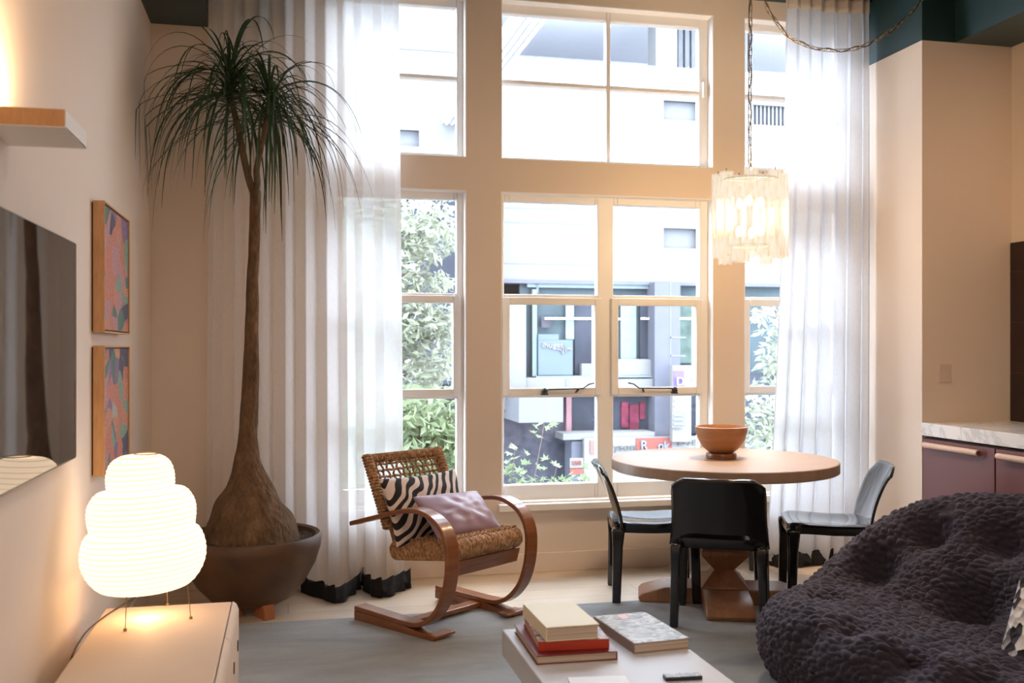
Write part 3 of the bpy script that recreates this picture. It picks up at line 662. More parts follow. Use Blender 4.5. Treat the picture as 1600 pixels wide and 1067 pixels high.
def crown(head, n, seed, Lm, tilt=(0, 0), up0=-.2):
    rnd = random.Random(seed); mb = MB()
    for k in range(n):
        az = rnd.uniform(0, 2*PI); el = math.asin(rnd.uniform(up0, .97)); L = Lm*rnd.uniform(.6, 1.15)*(1-.35*max(0, math.sin(el)))
        d = Vector((math.cos(az)*math.cos(el)+tilt[0], math.sin(az)*math.cos(el)*.72+tilt[1], math.sin(el))).normalized()
        p = Vector(head)+Vector((0, 0, rnd.uniform(-.14, .05)))+d*.012; step = L/14; w0 = rnd.uniform(.0035, .0075); P = []; stiff = rnd.uniform(.055, .15)
        side = d.cross(Vector((0, 0, 1))); side = side.normalized() if side.length > .01 else Vector((1, 0, 0))
        for i in range(15):
            P.append(p.copy()); d = (d+Vector((0, 0, -stiff*(1+i*.20)))+side*rnd.gauss(0, .02)).normalized(); p = p+d*step
            p.x = max(p.x, WX0+.02+.002*i); p.y = min(p.y, 5.50+.01*math.sin(k))
        vs_ = []
        for i, q in enumerate(P):
            w = w0*(1 if i < 8 else (15-i)/7.5); T = (P[min(i+1, 14)]-P[max(i-1, 0)]).normalized(); nn = side.cross(T).normalized()
            vs_ += [q-side*w, q+nn*w*.45*-1, q+side*w]
        fs_ = []
        for i in range(14): a = i*3; fs_ += [(a, a+1, a+4, a+3), (a+1, a+2, a+5, a+4)]
        mb.add(vs_, fs_)
    return mb
crown(HA, 125, 21, .86).xf(PI_).build('leaf_crown', M['palm_leaf'], palm, smooth=True)
crown(HB, 105, 33, .74, (.06, -.05), -.3).xf(PI_).build('leaf_crown', M['palm_leaf'], palm, smooth=True)
crown(HA+Vector((.02, 0, .10)), 22, 44, .34, (0, 0), .75).xf(PI_).build('young_leaves', M['palm_leaf'], palm, smooth=True)

# ------------------------------------------------------------------ console, lamp, tv, pictures, sconce
CT = .39; cx0, cx1 = -.655, -.182; cy1 = 3.87; cy0 = 1.95
co = empty('console', ((cx0+cx1)/2, 3.0, 0)); tag(co, 'low cream lacquered console with rounded front under the television', 'console'); CI = Matrix.Translation(-co.location)
MB().box((cx0, cy0, .03), (cx1-.024, cy1, CT)).xf(CI).build('carcass', M['console'], co, bevel=.006)
prof = [(cx1-.0235, .03), (cx1-.008, .03), (cx1, .045), (cx1, CT-.03), (cx1-.008, CT-.009), (cx1-.020, CT), (cx1-.0235, CT)]
yy = cy1; k = 0
MB().box((cx1-.0243, cy0, .03), (cx1-.0232, cy1+.001, CT+.0006)).xf(CI).build('seam', M['seam'], co)
for k in range(4):
    y1 = cy1-k*.48; y0 = y1-.476
    dr = MB().extrude([(p[0], p[1]) for p in prof], 1, y0, y1).xf(CI).build('drawer', M['console'], co, bevel=.012, seg=3)
    for dy in (.10, .36):
        MB().lathe([(0, 0), (.020, 0), (.020, .006), (0, .006)], n=20).xf(CI @ Matrix.Translation((cx1-.003, y1-dy, .25)) @ Matrix.Rotation(PI/2, 4, 'Y')).build('drawer_pull', M['seam'], dr)
for x, y in ((cx0+.04, cy1-.05), (cx1-.08, cy1-.05), (cx0+.04, cy0+.05), (cx1-.08, cy0+.05)):
    MB().lathe([(.015, .013 if x > -.4 else 0), (.018, .031)], (x, y, 0), 16).xf(CI).build('foot', M['seam'], co)
LC = Vector((aZ(229, 950, CT).x, 3.55, CT)); LC = P5(229.5, 800, 3.50); LC.z = CT
la = empty('paper_lamp', LC); tag(la, 'glowing three tier white paper table lamp on wire legs', 'table lamp')
tiers = [(.0, .02), (.06, .05)]
def H_(py): return EYE-(py-HOR)*3.50/FPX-CT
prof = [(.075, H_(916)), (.11, H_(918)), (.15, H_(915)), (.182, H_(902)), (.204, H_(884)), (.212, H_(866)), (.208, H_(848)), (.194, H_(832)), (.178, H_(826)),
        (.180, H_(818)), (.184, H_(803)), (.182, H_(790)), (.172, H_(778)), (.152, H_(767)), (.124, H_(764)), (.115, H_(762)), (.116, H_(752)), (.115, H_(740)), (.106, H_(726)), (.09, H_(717)), (.065, H_(711)), (.04, H_(710))]
pp = [Vector((r, 0, z)) for r, z in prof]; dense = catmull(pp, 5)
ribs = [(p.x+.0013*math.sin(i*PI*.8), p.z) for i, p in enumerate(dense)]
shade = MB(); shade.lathe(ribs, n=64); shade.f = shade.f[:-2]
sh = shade.build('lamp_shade', M['paper'], la, smooth=True); sh.rotation_euler = (0, math.radians(-2.5), 0)
MB().lathe([(.040, 0), (.044, .0), (.044, .003), (.040, .003)], (0, 0, H_(709)), 32, closed=True).build('top_ring', M['brass'], la)
feet = [aZ(195.5, 986, CT), aZ(262, 945.5, CT), aZ(298, 967, CT)]
for f in feet:
    q = f-LC; MB().tube([(q.x, q.y, .004), (q.x*.92, q.y*.92, H_(905))], .0016, 6).lathe([(0, .001), (.006, .001), (.006, .009), (0, .010)], (q.x, q.y, 0), 12).build('leg', M['brass'], la)
cord = catmull([aZ(225, 926, CT+.02)-LC, aZ(200, 940, CT+.005)-LC, aZ(165, 962, CT+.004)-LC, aZ(137, 985, CT+.004)-LC, aZ(122, 1006, CT+.004)-LC, aZ(114, 1022, CT+.004)-LC, aZ(111, 1030, CT-.02)-LC, aZ(110, 1032, CT-.15)-LC], 6)
MB().tube(cord, .003, 6).build('cord', M['seam'], la, smooth=True)
lamp('paper_lamp_glow', 'POINT', LC+Vector((0, 0, .055)), 1.6, (1, .60, .28), shadow_soft_size=.03)

m, nt, b = new_mat('tv_glass'); v = coords(nt); n = N(nt, 'ShaderNodeTexNoise', Scale=2); nt.links.new(v, n.inputs[0]); nt.links.new(ramp(nt, n.outputs[0], [(.3, (.012, .012, .014)), (.7, (.016, .016, .018))]), b.inputs['Base Color'])
b.inputs['Roughness'].default_value = .03; b.inputs['Specular IOR Level'].default_value = 1.0; b.inputs['IOR'].default_value = 2.0; M['tv'] = m
tv = empty('television', (-.72, 2.96, .976)); tag(tv, 'large flat black television mounted on the left wall', 'television'); TI = Matrix.Translation(-tv.location)
MB().box((-.7385, 2.6, 1.1), (-.722, 3.3, 1.55)).xf(TI).build('wall_bracket', M['black_metal'], tv)
MB().box((-.722, 2.32, .975), (-.7025, 3.594, 1.705)).xf(TI).build('bezel', M['black_metal'], tv, bevel=.003)
MB().box((-.7028, 2.326, .983), (-.7005, 3.588, 1.700)).xf(TI).build('screen', M['tv'], tv)

def paint_mat(name, seed, rot):
    m, nt, b = new_mat(name); b.inputs['Roughness'].default_value = .55
    v = coords(nt, (1, 1, 1), rot=rot); n0 = N(nt, 'ShaderNodeTexNoise', Scale=2.3, Detail=1); nt.links.new(v, n0.inputs[0])
    ma = N(nt, 'ShaderNodeMixRGB'); ma.inputs[0].default_value = .30; nt.links.new(v, ma.inputs[1]); nt.links.new(n0.outputs[1], ma.inputs[2])
    mp = nt.nodes.new('ShaderNodeMapping'); mp.inputs['Location'].default_value = (seed, seed*1.7, seed*.3); mp.inputs['Scale'].default_value = (1, 4.2, 7.5); mp.inputs['Rotation'].default_value = (.62+.5*(seed > 4), 0, 0); nt.links.new(ma.outputs[0], mp.inputs[0])
    vo = N(nt, 'ShaderNodeTexVoronoi', Scale=2.6); nt.links.new(mp.outputs[0], vo.inputs[0])
    sp = nt.nodes.new('ShaderNodeSeparateColor'); nt.links.new(vo.outputs['Color'], sp.inputs[0])
    c = ramp(nt, sp.outputs[0], [(0, (.48, .16, .10)), (.17, (.07, .15, .12)), (.33, (.42, .20, .21)), (.47, (.05, .05, .08)), (.58, (.20, .28, .21)), (.70, (.50, .20, .12)), (.80, (.20, .12, .22)), (.92, (.36, .33, .28))], 'CONSTANT')
    br = N(nt, 'ShaderNodeTexNoise', Scale=30, Detail=3); nt.links.new(mp.outputs[0], br.inputs[0])
    mx = nt.nodes.new('ShaderNodeMixRGB'); mx.blend_type = 'OVERLAY'; mx.inputs[0].default_value = .75; nt.links.new(c, mx.inputs[1]); nt.links.new(br.outputs[0], mx.inputs[2]); nt.links.new(mx.outputs[0], b.inputs['Base Color']); return m
for k, (z0, z1, lab) in enumerate(((1.408, 1.918, 'upper abstract painting in a deep maple frame, pink and green'), (.852, 1.357, 'lower abstract painting in a deep maple frame, green and coral'))):
    p = empty('painting', (-.715, 4.37, z0)); tag(p, lab, 'painting', None); I_ = Matrix.Translation(-p.location)
    y0, y1 = 4.062, 4.68; t_ = .006; xw = WX0+.006; xf_ = -.691
    f = MB(); 
    f.box((xw, y0, z0), (xf_, y0+t_, z1)).box((xw, y1-t_, z0), (xf_, y1, z1)).box((xw, y0+t_, z0), (xf_, y1-t_, z0+t_)).box((xw, y0+t_, z1-t_), (xf_, y1-t_, z1))
    f.xf(I_).build('frame', M['framewood'], p); MB().box((xw-.0055, y0+t_, z0+t_), (-.703, y1-t_, z1-t_)).xf(I_).build('backing', M['black_metal'], p)
    MB().box((-.7029, y0+.012, z0+.012), (-.697, y1-.012, z1-.012)).xf(I_).build('canvas', paint_mat('abstract_brushwork', 3.1+k*2.7, (0, 0, 0)), p)
# square wall uplight
sc = empty('wall_sconce', (-.739, 2.79, 1.9)); tag(sc, 'square maple wall uplight glowing upward above the television', 'wall lamp'); SI = Matrix.Translation(-sc.location)
q = aY(135, 232, 2.918); xs1 = q.x; ny = 2.918/1.103; t_ = .012; zb, zt = 1.90, 1.945
f = MB(); f.box((WX0, ny, zb), (xs1, ny+t_, zt)).box((WX0, ny+t_, zb), (WX0+t_, 2.918-t_, zt))
f.xf(SI).build('body', M['framewood'], sc, bevel=.002)
MB().box((WX0, ny+.0005, zb-.001), (xs1, 2.918, zb+.003)).box((xs1-.006, ny+t_, zb), (xs1, 2.918, zt)).box((WX0, 2.918-.006, zb), (xs1-.006, 2.918, zt)).xf(SI).build('frosted_tray', M['white_trim'], sc)
MB().lathe([(0, 0), (.03, 0), (.03, .015), (0, .015)], (-.66, 2.78, zb+.004), 20).xf(SI).build('bulb', emis('uplight_glow', (1, .74, .45), 22), sc)
u_ = lamp('sconce_uplight', 'AREA', (-.65, 2.74, 1.95), 7.5, (1, .66, .36), (PI, 0, 0), shape='RECTANGLE', size=.14, size_y=.14)

# ------------------------------------------------------------------ armchair
AX_O = (g(668, 1005)+g(815, 962))*.5; fdir = Vector((.588, -.809, 0)); back_mid = (g(545, 970)+g(703, 935))*.5
ac = empty('lounge_armchair', (back_mid.x, back_mid.y, .012), math.atan2(-.588, -.809)); tag(ac, 'bentwood lounge armchair with woven rope seat and back', 'armchair')
# local: +y to the front, +x towards the viewer's left side frame
hw = .315; RZ_ = .0125
out = [(0, .046), (.20, .040), (.36, .036), (.45, .044), (.53, .085), (.60, .165), (.640, .27), (.652, .38), (.640, .46), (.60, .525), (.54, .565), (.46, .588), (.38, .586), (.28, .567), (.12, .522), (-.04, .478)]
op = catmull([Vector((0, a, b_)) for a, b_ in out], 6)
inn = []
for i, p in enumerate(op):
    T = (op[min(i+1, len(op)-1)]-op[max(i-1, 0)]).normalized(); nn = Vector((0, -T.z, T.y)); inn.append(p+nn*.022)
for s_ in (1, -1):
    mb = MB(); n = len(op); xa, xb = s_*(hw-.075), s_*hw
    vs_ = []
    for p, q in zip(op, inn): vs_ += [(xa, p.y, p.z), (xb, p.y, p.z), (xb, q.y, q.z), (xa, q.y, q.z)]
    fs_ = [(i*4+j, i*4+(j+1) % 4, (i+1)*4+(j+1) % 4, (i+1)*4+j) for i in range(n-1) for j in range(4)]+[(0, 1, 2, 3), tuple((n-1)*4+j for j in (3, 2, 1, 0))]
    mb.add(vs_, fs_).build('side_frame', M['walnut'], ac, bevel=.004)
    MB().extrude([(0.0, .0), (.56, .0), (.56, .018), (.47, .022), (.36, .0355), (0.0, .0455)], 0, xa if s_ > 0 else xb, xb if s_ > 0 else xa).build('runner', M['walnut'], ac, bevel=.003)
MB().box((-hw+.07, .27, .012), (hw-.07, .335, .036)).build('stretcher', M['walnut'], ac, bevel=.004)
for s_ in (1, -1): MB().box((min(s_*hw, s_*(hw-.13)), .50, RZ_), (max(s_*hw, s_*(hw-.13)), .572, .026)).build('foot_plate', M['walnut'], ac, bevel=.004)
MB().extrude([(.56, .275), (.585, .28), (.605, .352), (.58, .352)], 0, -hw+.078, hw-.078).build('front_rail', M['walnut'], ac, bevel=.004)
sw = hw-.08
for s_ in (1, -1):                                                   # raking back posts
    MB().tube([(s_*(sw-.03), .215, .33), (s_*(sw-.03), .14, .50)], .019, 10).build('back_post', M['walnut'], ac, smooth=True)
def rrect(cy_, cz_, hy, hz, r, n=4, rot=0):
    P = []
    for (sx, sz, a0) in ((1, 1, 0), (-1, 1, PI/2), (-1, -1, PI), (1, -1, 3*PI/2)):
        for j in range(n+1): a = a0+j*PI/2/n; P.append((sx*(hy-r)+r*math.cos(a), sz*(hz-r)+r*math.sin(a)))
    c, s_ = math.cos(rot), math.sin(rot); return [(cy_+a*c-b_*s_, cz_+a*s_+b_*c) for a, b_ in P]
st = MB(); rnd = random.Random(9)
nl = 34; rot = math.atan2(.055, .42); cyy, czz = .395, .378
for i in range(nl):                                                  # ropes wound round the seat from front to back
    x = -sw+.012+(2*sw-.024)*i/(nl-1); P = rrect(cyy, czz, .228+rnd.uniform(-.003, .003), .040+rnd.uniform(-.003, .003), .034, 4, rot)
    st.tube([(x+rnd.uniform(-.002, .002), a, b_) for a, b_ in P], .0088, 6, closed=True)
for j in range(11):                                                  # cross ropes laid over and under
    u = -.185+.37*j/10
    for off in (-.007, .007):
        P = []
        for i in range(nl*2+1):
            x = -sw+.004+(2*sw-.008)*i/(nl*2); lift = .046+.010*math.sin(i*PI/2+j*PI+.6)
            P.append((x, cyy+(u+off)*math.cos(rot)-lift*math.sin(rot), czz+(u+off)*math.sin(rot)+lift*math.cos(rot)))
        st.tube(P, .0066, 5)
st.extrude(rrect(cyy, czz, .222, .034, .03, 4, rot), 0, -sw+.006, sw-.006)
st.build('woven_seat', M['rope'], ac, smooth='angle', angle=60)
# back: frame wound with rope, open net inside
bk = MB(); y0_, z0_, y1_, z1_ = .165, .475, .015, .795; L_ = math.hypot(y1_-y0_, z1_-z0_); ey, ez = (y1_-y0_)/L_, (z1_-z0_)/L_
def bp(x, h, off=0): return (x, y0_+ey*h+ez*off, z0_+ez*h-ey*off)
bw = sw+.028
for s_ in (1, -1):
    for i in range(24):
        h = -.01+(L_+.01)*i/23; P = []
        for k in range(8): a = 2*PI*k/8; P.append(bp(s_*(bw-.020)+.021*math.cos(a), h+.006*math.cos(a), .021*math.sin(a)))
        bk.tube(P, .0082, 6, closed=True)
for (hh, nn_) in ((L_-.012, 30), (.015, 30)):
    for i in range(nn_):
        x = -bw+.03+(2*bw-.06)*i/(nn_-1); P = []
        for k in range(8): a = 2*PI*k/8; P.append(bp(x+.006*math.cos(a), hh+.018*math.cos(a), .020*math.sin(a)))
        bk.tube(P, .008, 6, closed=True)
nv, nh = 13, 9
for i in range(nv):
    x = -bw+.060+(2*bw-.120)*i/(nv-1)
    P = [bp(x+.002*math.sin(k*3+i), .02+(L_-.04)*k/(nh*4), .006*math.sin(k*PI/4*1.0+i*PI)) for k in range(nh*4+1)]; bk.tube(P, .0055, 6)
for j in range(nh):
    h = .04+(L_-.085)*j/(nh-1)
    P = [bp(-bw+.04+(2*bw-.08)*k/(nv*4), h+.002*math.sin(k*2+j), -.006*math.sin(k*PI/4+j*PI)) for k in range(nv*4+1)]; bk.tube(P, .0058, 6)
bk.build('woven_back', M['rope'], ac, smooth=True)

def pillow(name, W, Hh, T, mat, seed=1, pinch=.07, n=40, crease=.004):
    mb = MB(); vs_ = []
    def pt(u, v, s_):
        e = (max(0, 1-u**2)*max(0, 1-v**2))**.42; x = W/2*u*(1-pinch*(1-v*v)); z = Hh/2*v*(1-pinch*(1-u*u))
        c = crease*noise.noise(Vector((u*3+seed, v*3, s_)))*e*2+crease*math.sin(10*math.atan2(v, u)+seed)*e*.6*math.hypot(u, v)
        return (x, s_*(T/2*e)+c, z)
    for s_ in (1, -1):
        base = len(vs_)
        for i in range(n+1):
            for j in range(n+1): vs_.append(pt(-math.cos(PI*i/n)*.999 if i not in (0, n) else (-1 if i == 0 else 1), -math.cos(PI*j/n) if j not in (0, n) else (-1 if j == 0 else 1), s_))
        fs_ = [(base+i*(n+1)+j, base+(i+1)*(n+1)+j, base+(i+1)*(n+1)+j+1, base+i*(n+1)+j+1) for i in range(n) for j in range(n)]
        mb.f += fs_
    mb.v = vs_
    o = mb.build(name, mat, smooth=True)
    bm = bmesh.new(); bm.from_mesh(o.data); bmesh.ops.remove_doubles(bm, verts=bm.verts, dist=.0005); bmesh.ops.recalc_face_normals(bm, faces=bm.faces); bm.to_mesh(o.data); bm.free(); return o
Am = Matrix.Translation(ac.location) @ Matrix.Rotation(ac.rotation_euler.z, 4, 'Z')
z_ = pillow('zebra_cushion', .52, .34, .11, M['zebra'], 3); tag(z_, 'zebra striped square cushion against the woven chair back', 'cushion', 'cushions on the armchair')
z_.matrix_world = Am @ Matrix.Translation((.045, .238, .548)) @ Matrix.Rotation(math.radians(22), 4, 'X') @ Matrix.Rotation(math.radians(0), 4, 'Y')
l_ = pillow('lavender_cushion', .43, .255, .11, M['lavender'], 5, pinch=.05, crease=.006); tag(l_, 'plain lavender satin lumbar cushion before the zebra cushion', 'cushion', 'cushions on the armchair')
l_.matrix_world = Am @ Matrix.Translation((-.005, .405, .525)) @ Matrix.Rotation(math.radians(47), 4, 'X') @ Matrix.Rotation(math.radians(-3), 4, 'Y')

# ------------------------------------------------------------------ dining table, bowl
TC = Vector((2.26, 4.87, 0)); ta = empty('dining_table', TC, math.radians(-20)); tag(ta, 'round pale oak dining table on a faceted pedestal', 'dining table')
MB().lathe([(0, .702), (.585, .702), (.592, .706), (.592, .754), (.588, .758), (0, .758)], n=128).build('tabletop', M['oak_top'], ta, smooth='angle')
def sq(prof, mb, rot=0):
    n = 4; vs_ = []
    for r, z in prof:
        for k in range(4): a = PI/4+k*PI/2; vs_.append((r*1.4142*math.cos(a), r*1.4142*math.sin(a), z))
    fs_ = [(0, 3, 2, 1)]+[(i*4+k, i*4+(k+1) % 4, (i+1)*4+(k+1) % 4, (i+1)*4+k) for i in range(len(prof)-1) for k in range(4)]+[tuple((len(prof)-1)*4+k for k in range(4))]
    return mb.add(vs_, fs_)
sq([(.12, .09), (.12, .096), (.052, .178), (.12, .262), (.12, .285), (.052, .37), (.12, .455), (.12, .478), (.052, .56), (.12, .645), (.17, .66), (.17, .702)], MB()).build('pedestal', M['oak_ped'], ta, bevel=.003)
ft = MB()
for a in range(4):
    mm = MB().extrude([(.0, RZ), (.44, RZ), (.45, .035), (.43, .055), (.36, .075), (.31, .09), (.0, .09)], 0, -.118, .118).xf(Matrix.Rotation(a*PI/2, 4, 'Z'))
    mm.build('foot', M['oak_ped'], ta, bevel=.006)
bo = empty('wooden_bowl', (2.265, 4.905, .758)); tag(bo, 'turned wooden bowl on the round dining table', 'bowl')
MB().lathe([(0, .030), (.058, .030), (.07, .036), (.10, .062), (.127, .105), (.138, .150), (.138, .168), (.133, .170), (.129, .160), (.12, .11), (.09, .065), (0, .048)], n=64).build('basin', M['bowlwood'], bo, smooth='angle', angle=60)
MB().lathe([(0, .0), (.078, .0), (.082, .006), (.080, .011), (.083, .015), (.078, .028), (.05, .030), (0, .030)], n=48).build('base_ring', M['walnut'], bo, smooth='angle')

# ------------------------------------------------------------------ dining chairs
def make_chair():
    r = empty('dining_chair')
    # seat shell with turned down rim
    n = 20; vs_ = []; fs_ = []
    for i in range(n+1):
        for j in range(n+1):
            u, v = -1+2*i/n, -1+2*j/n; hwx = .215+.014*v
            k = (abs(u)**6+abs(v)**6); sc_ = 1 if k <= 1 else k**(-1/6.)
            x, y = hwx*u*sc_, .225*v*sc_
            z = .432-.018*(1-u*u)*(1-v*v)+.012*max(0, v)-.010*(abs(u)**8)-.02*max(0, v)**6; vs_.append((x, y, z))
    fs_ = [(i*(n+1)+j, (i+1)*(n+1)+j, (i+1)*(n+1)+j+1, i*(n+1)+j+1) for i in range(n) for j in range(n)]
    m_ = MB().add(vs_, fs_)
    rim = [i*(n+1) for i in range(n+1)]+[n*(n+1)+j for j in range(1, n+1)]+[i*(n+1)+n for i in range(n-1, -1, -1)]+[j for j in range(n-1, 0, -1)]
    o_ = len(m_.v); L = len(rim)
    for k in rim: x, y, z = m_.v[k]; m_.v.append((x*1.004, y*1.004, z-.045))
    for k in range(L): m_.f.append((rim[k], rim[(k+1) % L], o_+(k+1) % L, o_+k))
    m_.build('seat', M['black_plastic'], r, smooth='angle', angle=50, solid=.007)
    # back shell: curved in plan, leaning, rounded top corners, flaring into the rear legs
    nu, nv_ = 24, 18; vs_ = []
    for j in range(nv_+1):
        v = j/nv_
        for i in range(nu+1):
            u = -1+2*i/nu; w = .222-.004*math.sin(PI*v)+.012*(1-v)**3
            top = .335*v*(1-.16*max(0, abs(u)-.72)**1.6*6*v**6)-.03*(1-v)*(1-u*u)*0+.012*(1-v)*(1-abs(u)**3)*-1
            y = -.195-.105*v**1.6-.045*(1-u*u)*(.25+.75*v)+.02
            x = w*u*(1-.04*v**10)
            vs_.append((x, y, .392+top))
    fs_ = [(j*(nu+1)+i, j*(nu+1)+i+1, (j+1)*(nu+1)+i+1, (j+1)*(nu+1)+i) for j in range(nv_) for i in range(nu)]
    MB().add(vs_, fs_).build('backrest', M['black_plastic'], r, smooth=True, solid=.013)
    for sx, sy in ((1, 1), (-1, 1), (1, -1), (-1, -1)):
        m_ = MB(); k = []; y_b = -.195 if sy < 0 else .2
        for z, ww, dd, ox, oy in ((0, .020, .022, 0, 0), (.30, .023, .026, 0, 0), (.385, .026, .034, 0, 0), (.43, .024, .03, .0, .0)):
            cx_, cy_ = sx*(.198+.012*(1-z/.43))+ox, y_b+(sy*.012*(1-z/.43)); k.append([(cx_-ww, cy_-dd, z), (cx_+ww, cy_-dd, z), (cx_+ww, cy_+dd, z), (cx_-ww, cy_+dd, z)])
        vs_ = [p for q in k for p in q]; fs_ = [(0, 3, 2, 1), (12, 13, 14, 15)]+[(i*4+j, i*4+(j+1) % 4, (i+1)*4+(j+1) % 4, (i+1)*4+j) for i in range(3) for j in range(4)]
        m_.add(vs_, fs_); m_.v = [(x, y, min(z, .405)) for x, y, z in m_.v]
        m_.build('leg', M['black_plastic'], r, bevel=.010, seg=3)
    return r
c0_ = make_chair()
spots = [((2.085, 4.515, RZ), -28, 'glossy black plastic dining chair seen from behind, nearest'), ((1.935, 5.075, 0), -105, 'glossy black plastic dining chair at the left of the table'),
         ((2.80, 4.74, RZ), 68, 'glossy black plastic dining chair between table and sofa'), ((2.47, 5.385, 0), 158, 'black plastic dining chair at the window side, mostly hidden')]
for k, (l, a, lab) in enumerate(spots):
    o = c0_ if k == 0 else copy_tree(c0_)
    o.location = l; o.rotation_euler = (0, 0, math.radians(a)); tag(o, lab, 'chair', 'black chairs round the dining table')

# ------------------------------------------------------------------ chandelier with swagged chain
PN = Vector((2.415, 4.87, CZ)); pe = empty('pendant_light', PN); tag(pe, 'ribbed glass tube chandelier on a brass chain over the table', 'chandelier'); 
rnd = random.Random(4); nt_ = 15
MB().lathe([(.150, -1.30), (.160, -1.30), (.160, -1.312), (.150, -1.312)], n=48, closed=True).lathe([(.10, -1.65), (.108, -1.65), (.108, -1.66), (.10, -1.66)], n=40, closed=True).tube([(-.15, 0, -1.306), (.15, 0, -1.306)], .004, 6).tube([(0, -.15, -1.306), (0, .15, -1.306)], .004, 6).tube([(0, 0, -1.27), (0, 0, -1.40)], .012, 10).build('brass_frame', M['brass'], pe)
for k in range(nt_):
    a = 2*PI*k/nt_+.1; ro = .168 if k % 2 == 0 else .150; zt = (-1.262, -1.292)[k % 2]-rnd.uniform(0, .012); zb_ = zt-.435+rnd.uniform(-.02, .02)
    n = 20; P = []
    rad = .036
    prof = [(rad, zb_), (rad, zt), (rad-.006, zt), (rad-.006, zb_)]
    m_ = MB(); vs_ = []
    for r_i, z_i in prof:
        for j in range(n): b_ = 2*PI*j/n; rr = r_i*(1+.07*math.cos(8*b_)); vs_.append((rr*math.cos(b_), rr*math.sin(b_), z_i+(.006*math.sin(5*b_+k) if z_i < -1.5 else 0)))
    fs_ = [((i % 4)*n+j, (i % 4)*n+(j+1) % n, ((i+1) % 4)*n+(j+1) % n, ((i+1) % 4)*n+j) for i in range(4) for j in range(n)]
    m_.add(vs_, fs_); x, y = ro*math.cos(a), ro*math.sin(a); tb = m_.build('glass_tube', M['murano'], pe, smooth='angle', loc=(x, y, 0))
    MB().tube([(-x*.12, -y*.12, zt-.004), (0, 0, zt+.002), (0, 0, zt+.018)], [.004, .004, .0025], 6).build('brass_pin', M['brass'], tb)
for a, z in ((0, -1.42), (2.1, -1.42), (4.2, -1.42), (1, -1.58), (3.1, -1.58), (5.2, -1.58)):
    MB().lathe([(0, -.03), (.012, -.024), (.018, 0), (.010, .024), (0, .03)], (.065*math.cos(a), .065*math.sin(a), z), 14).build('bulb', M['bulb'], pe, smooth=True)
lamp('chandelier_glow', 'POINT', PN+Vector((0, 0, -1.48)), 178, (1, .76, .51), shadow_soft_size=.12)
def link(mb, p, T, roll, L=.026, W=.010, r=.0022):
    T = T.normalized(); s_ = T.orthogonal().normalized(); s_.rotate(Matrix.Rotation(roll, 3, T)); P = []
    for k in range(14):
        a = 2*PI*k/14; c = math.cos(a); s2 = math.sin(a); P.append(p+T*(L-W)*(1 if c > 0 else -1)*(abs(c) > .01)+T*W*c+s_*W*s2)
    mb.tube(P, r, 6, closed=True)
def chain(pts, step=.040):
    mb = MB(); acc = 0; k = 0; P = catmull(pts, 14)
    for a, b_ in zip(P, P[1:]):
        d = (b_-a).length
        while acc <= d: link(mb, a.lerp(b_, acc/max(d, 1e-6)), b_-a, (k % 2)*PI/2+.3, L=.027); acc += step; k += 1
        acc -= d
    return mb
ch = chain([(0, 0, -.02), (.002, 0, -.5), (-.002, 0, -1.0), (0, 0, -1.27)]); ch.build('chain', M['brass'], pe, smooth=True)
MB().tube([(0, 0, 0), (0, 0, -.02), (.012, 0, -.03), (.0, 0, -.045)], .004, 8).lathe([(0, 0), (.03, 0), (.03, -.006), (0, -.008)], n=20).build('ceiling_hook', M['brass'], pe, smooth=True)
wv = [Vector((.008*math.sin(i*.9), -.006*math.cos(i*1.1), -.03-1.25*i/40)) for i in range(41)]; MB().tube(wv, .0025, 6).build('wire', M['seam'], pe, smooth=True)
sw_p = [Vector((0, 0, -.03))]+[aY(a, b_, 4.87)-PN for a, b_ in ((1196, 4), (1210, 30), (1232, 57), (1265, 73), (1302, 79), (1340, 75), (1372, 60), (1405, 38), (1436, 4))]; e = sw_p[-1]; sw_p.append(Vector((e.x+.17, 0, -.03)))
chain(sw_p).build('swag_chain', M['brass'], pe, smooth=True)
P = catmull(sw_p, 8); MB().tube([p+Vector((0, -.006, .010*math.sin(i*.7))) for i, p in enumerate(P)], .0025, 6).build('wire', M['seam'], pe, smooth=True)
q = sw_p[-1]; MB().tube([(q.x, 0, 0), (q.x, 0, -.03), (q.x+.01, 0, -.04)], .004, 8).lathe([(0, 0), (.03, 0), (.03, -.006), (0, -.008)], (q.x, 0, 0), 20).build('ceiling_hook', M['brass'], pe, smooth=True)

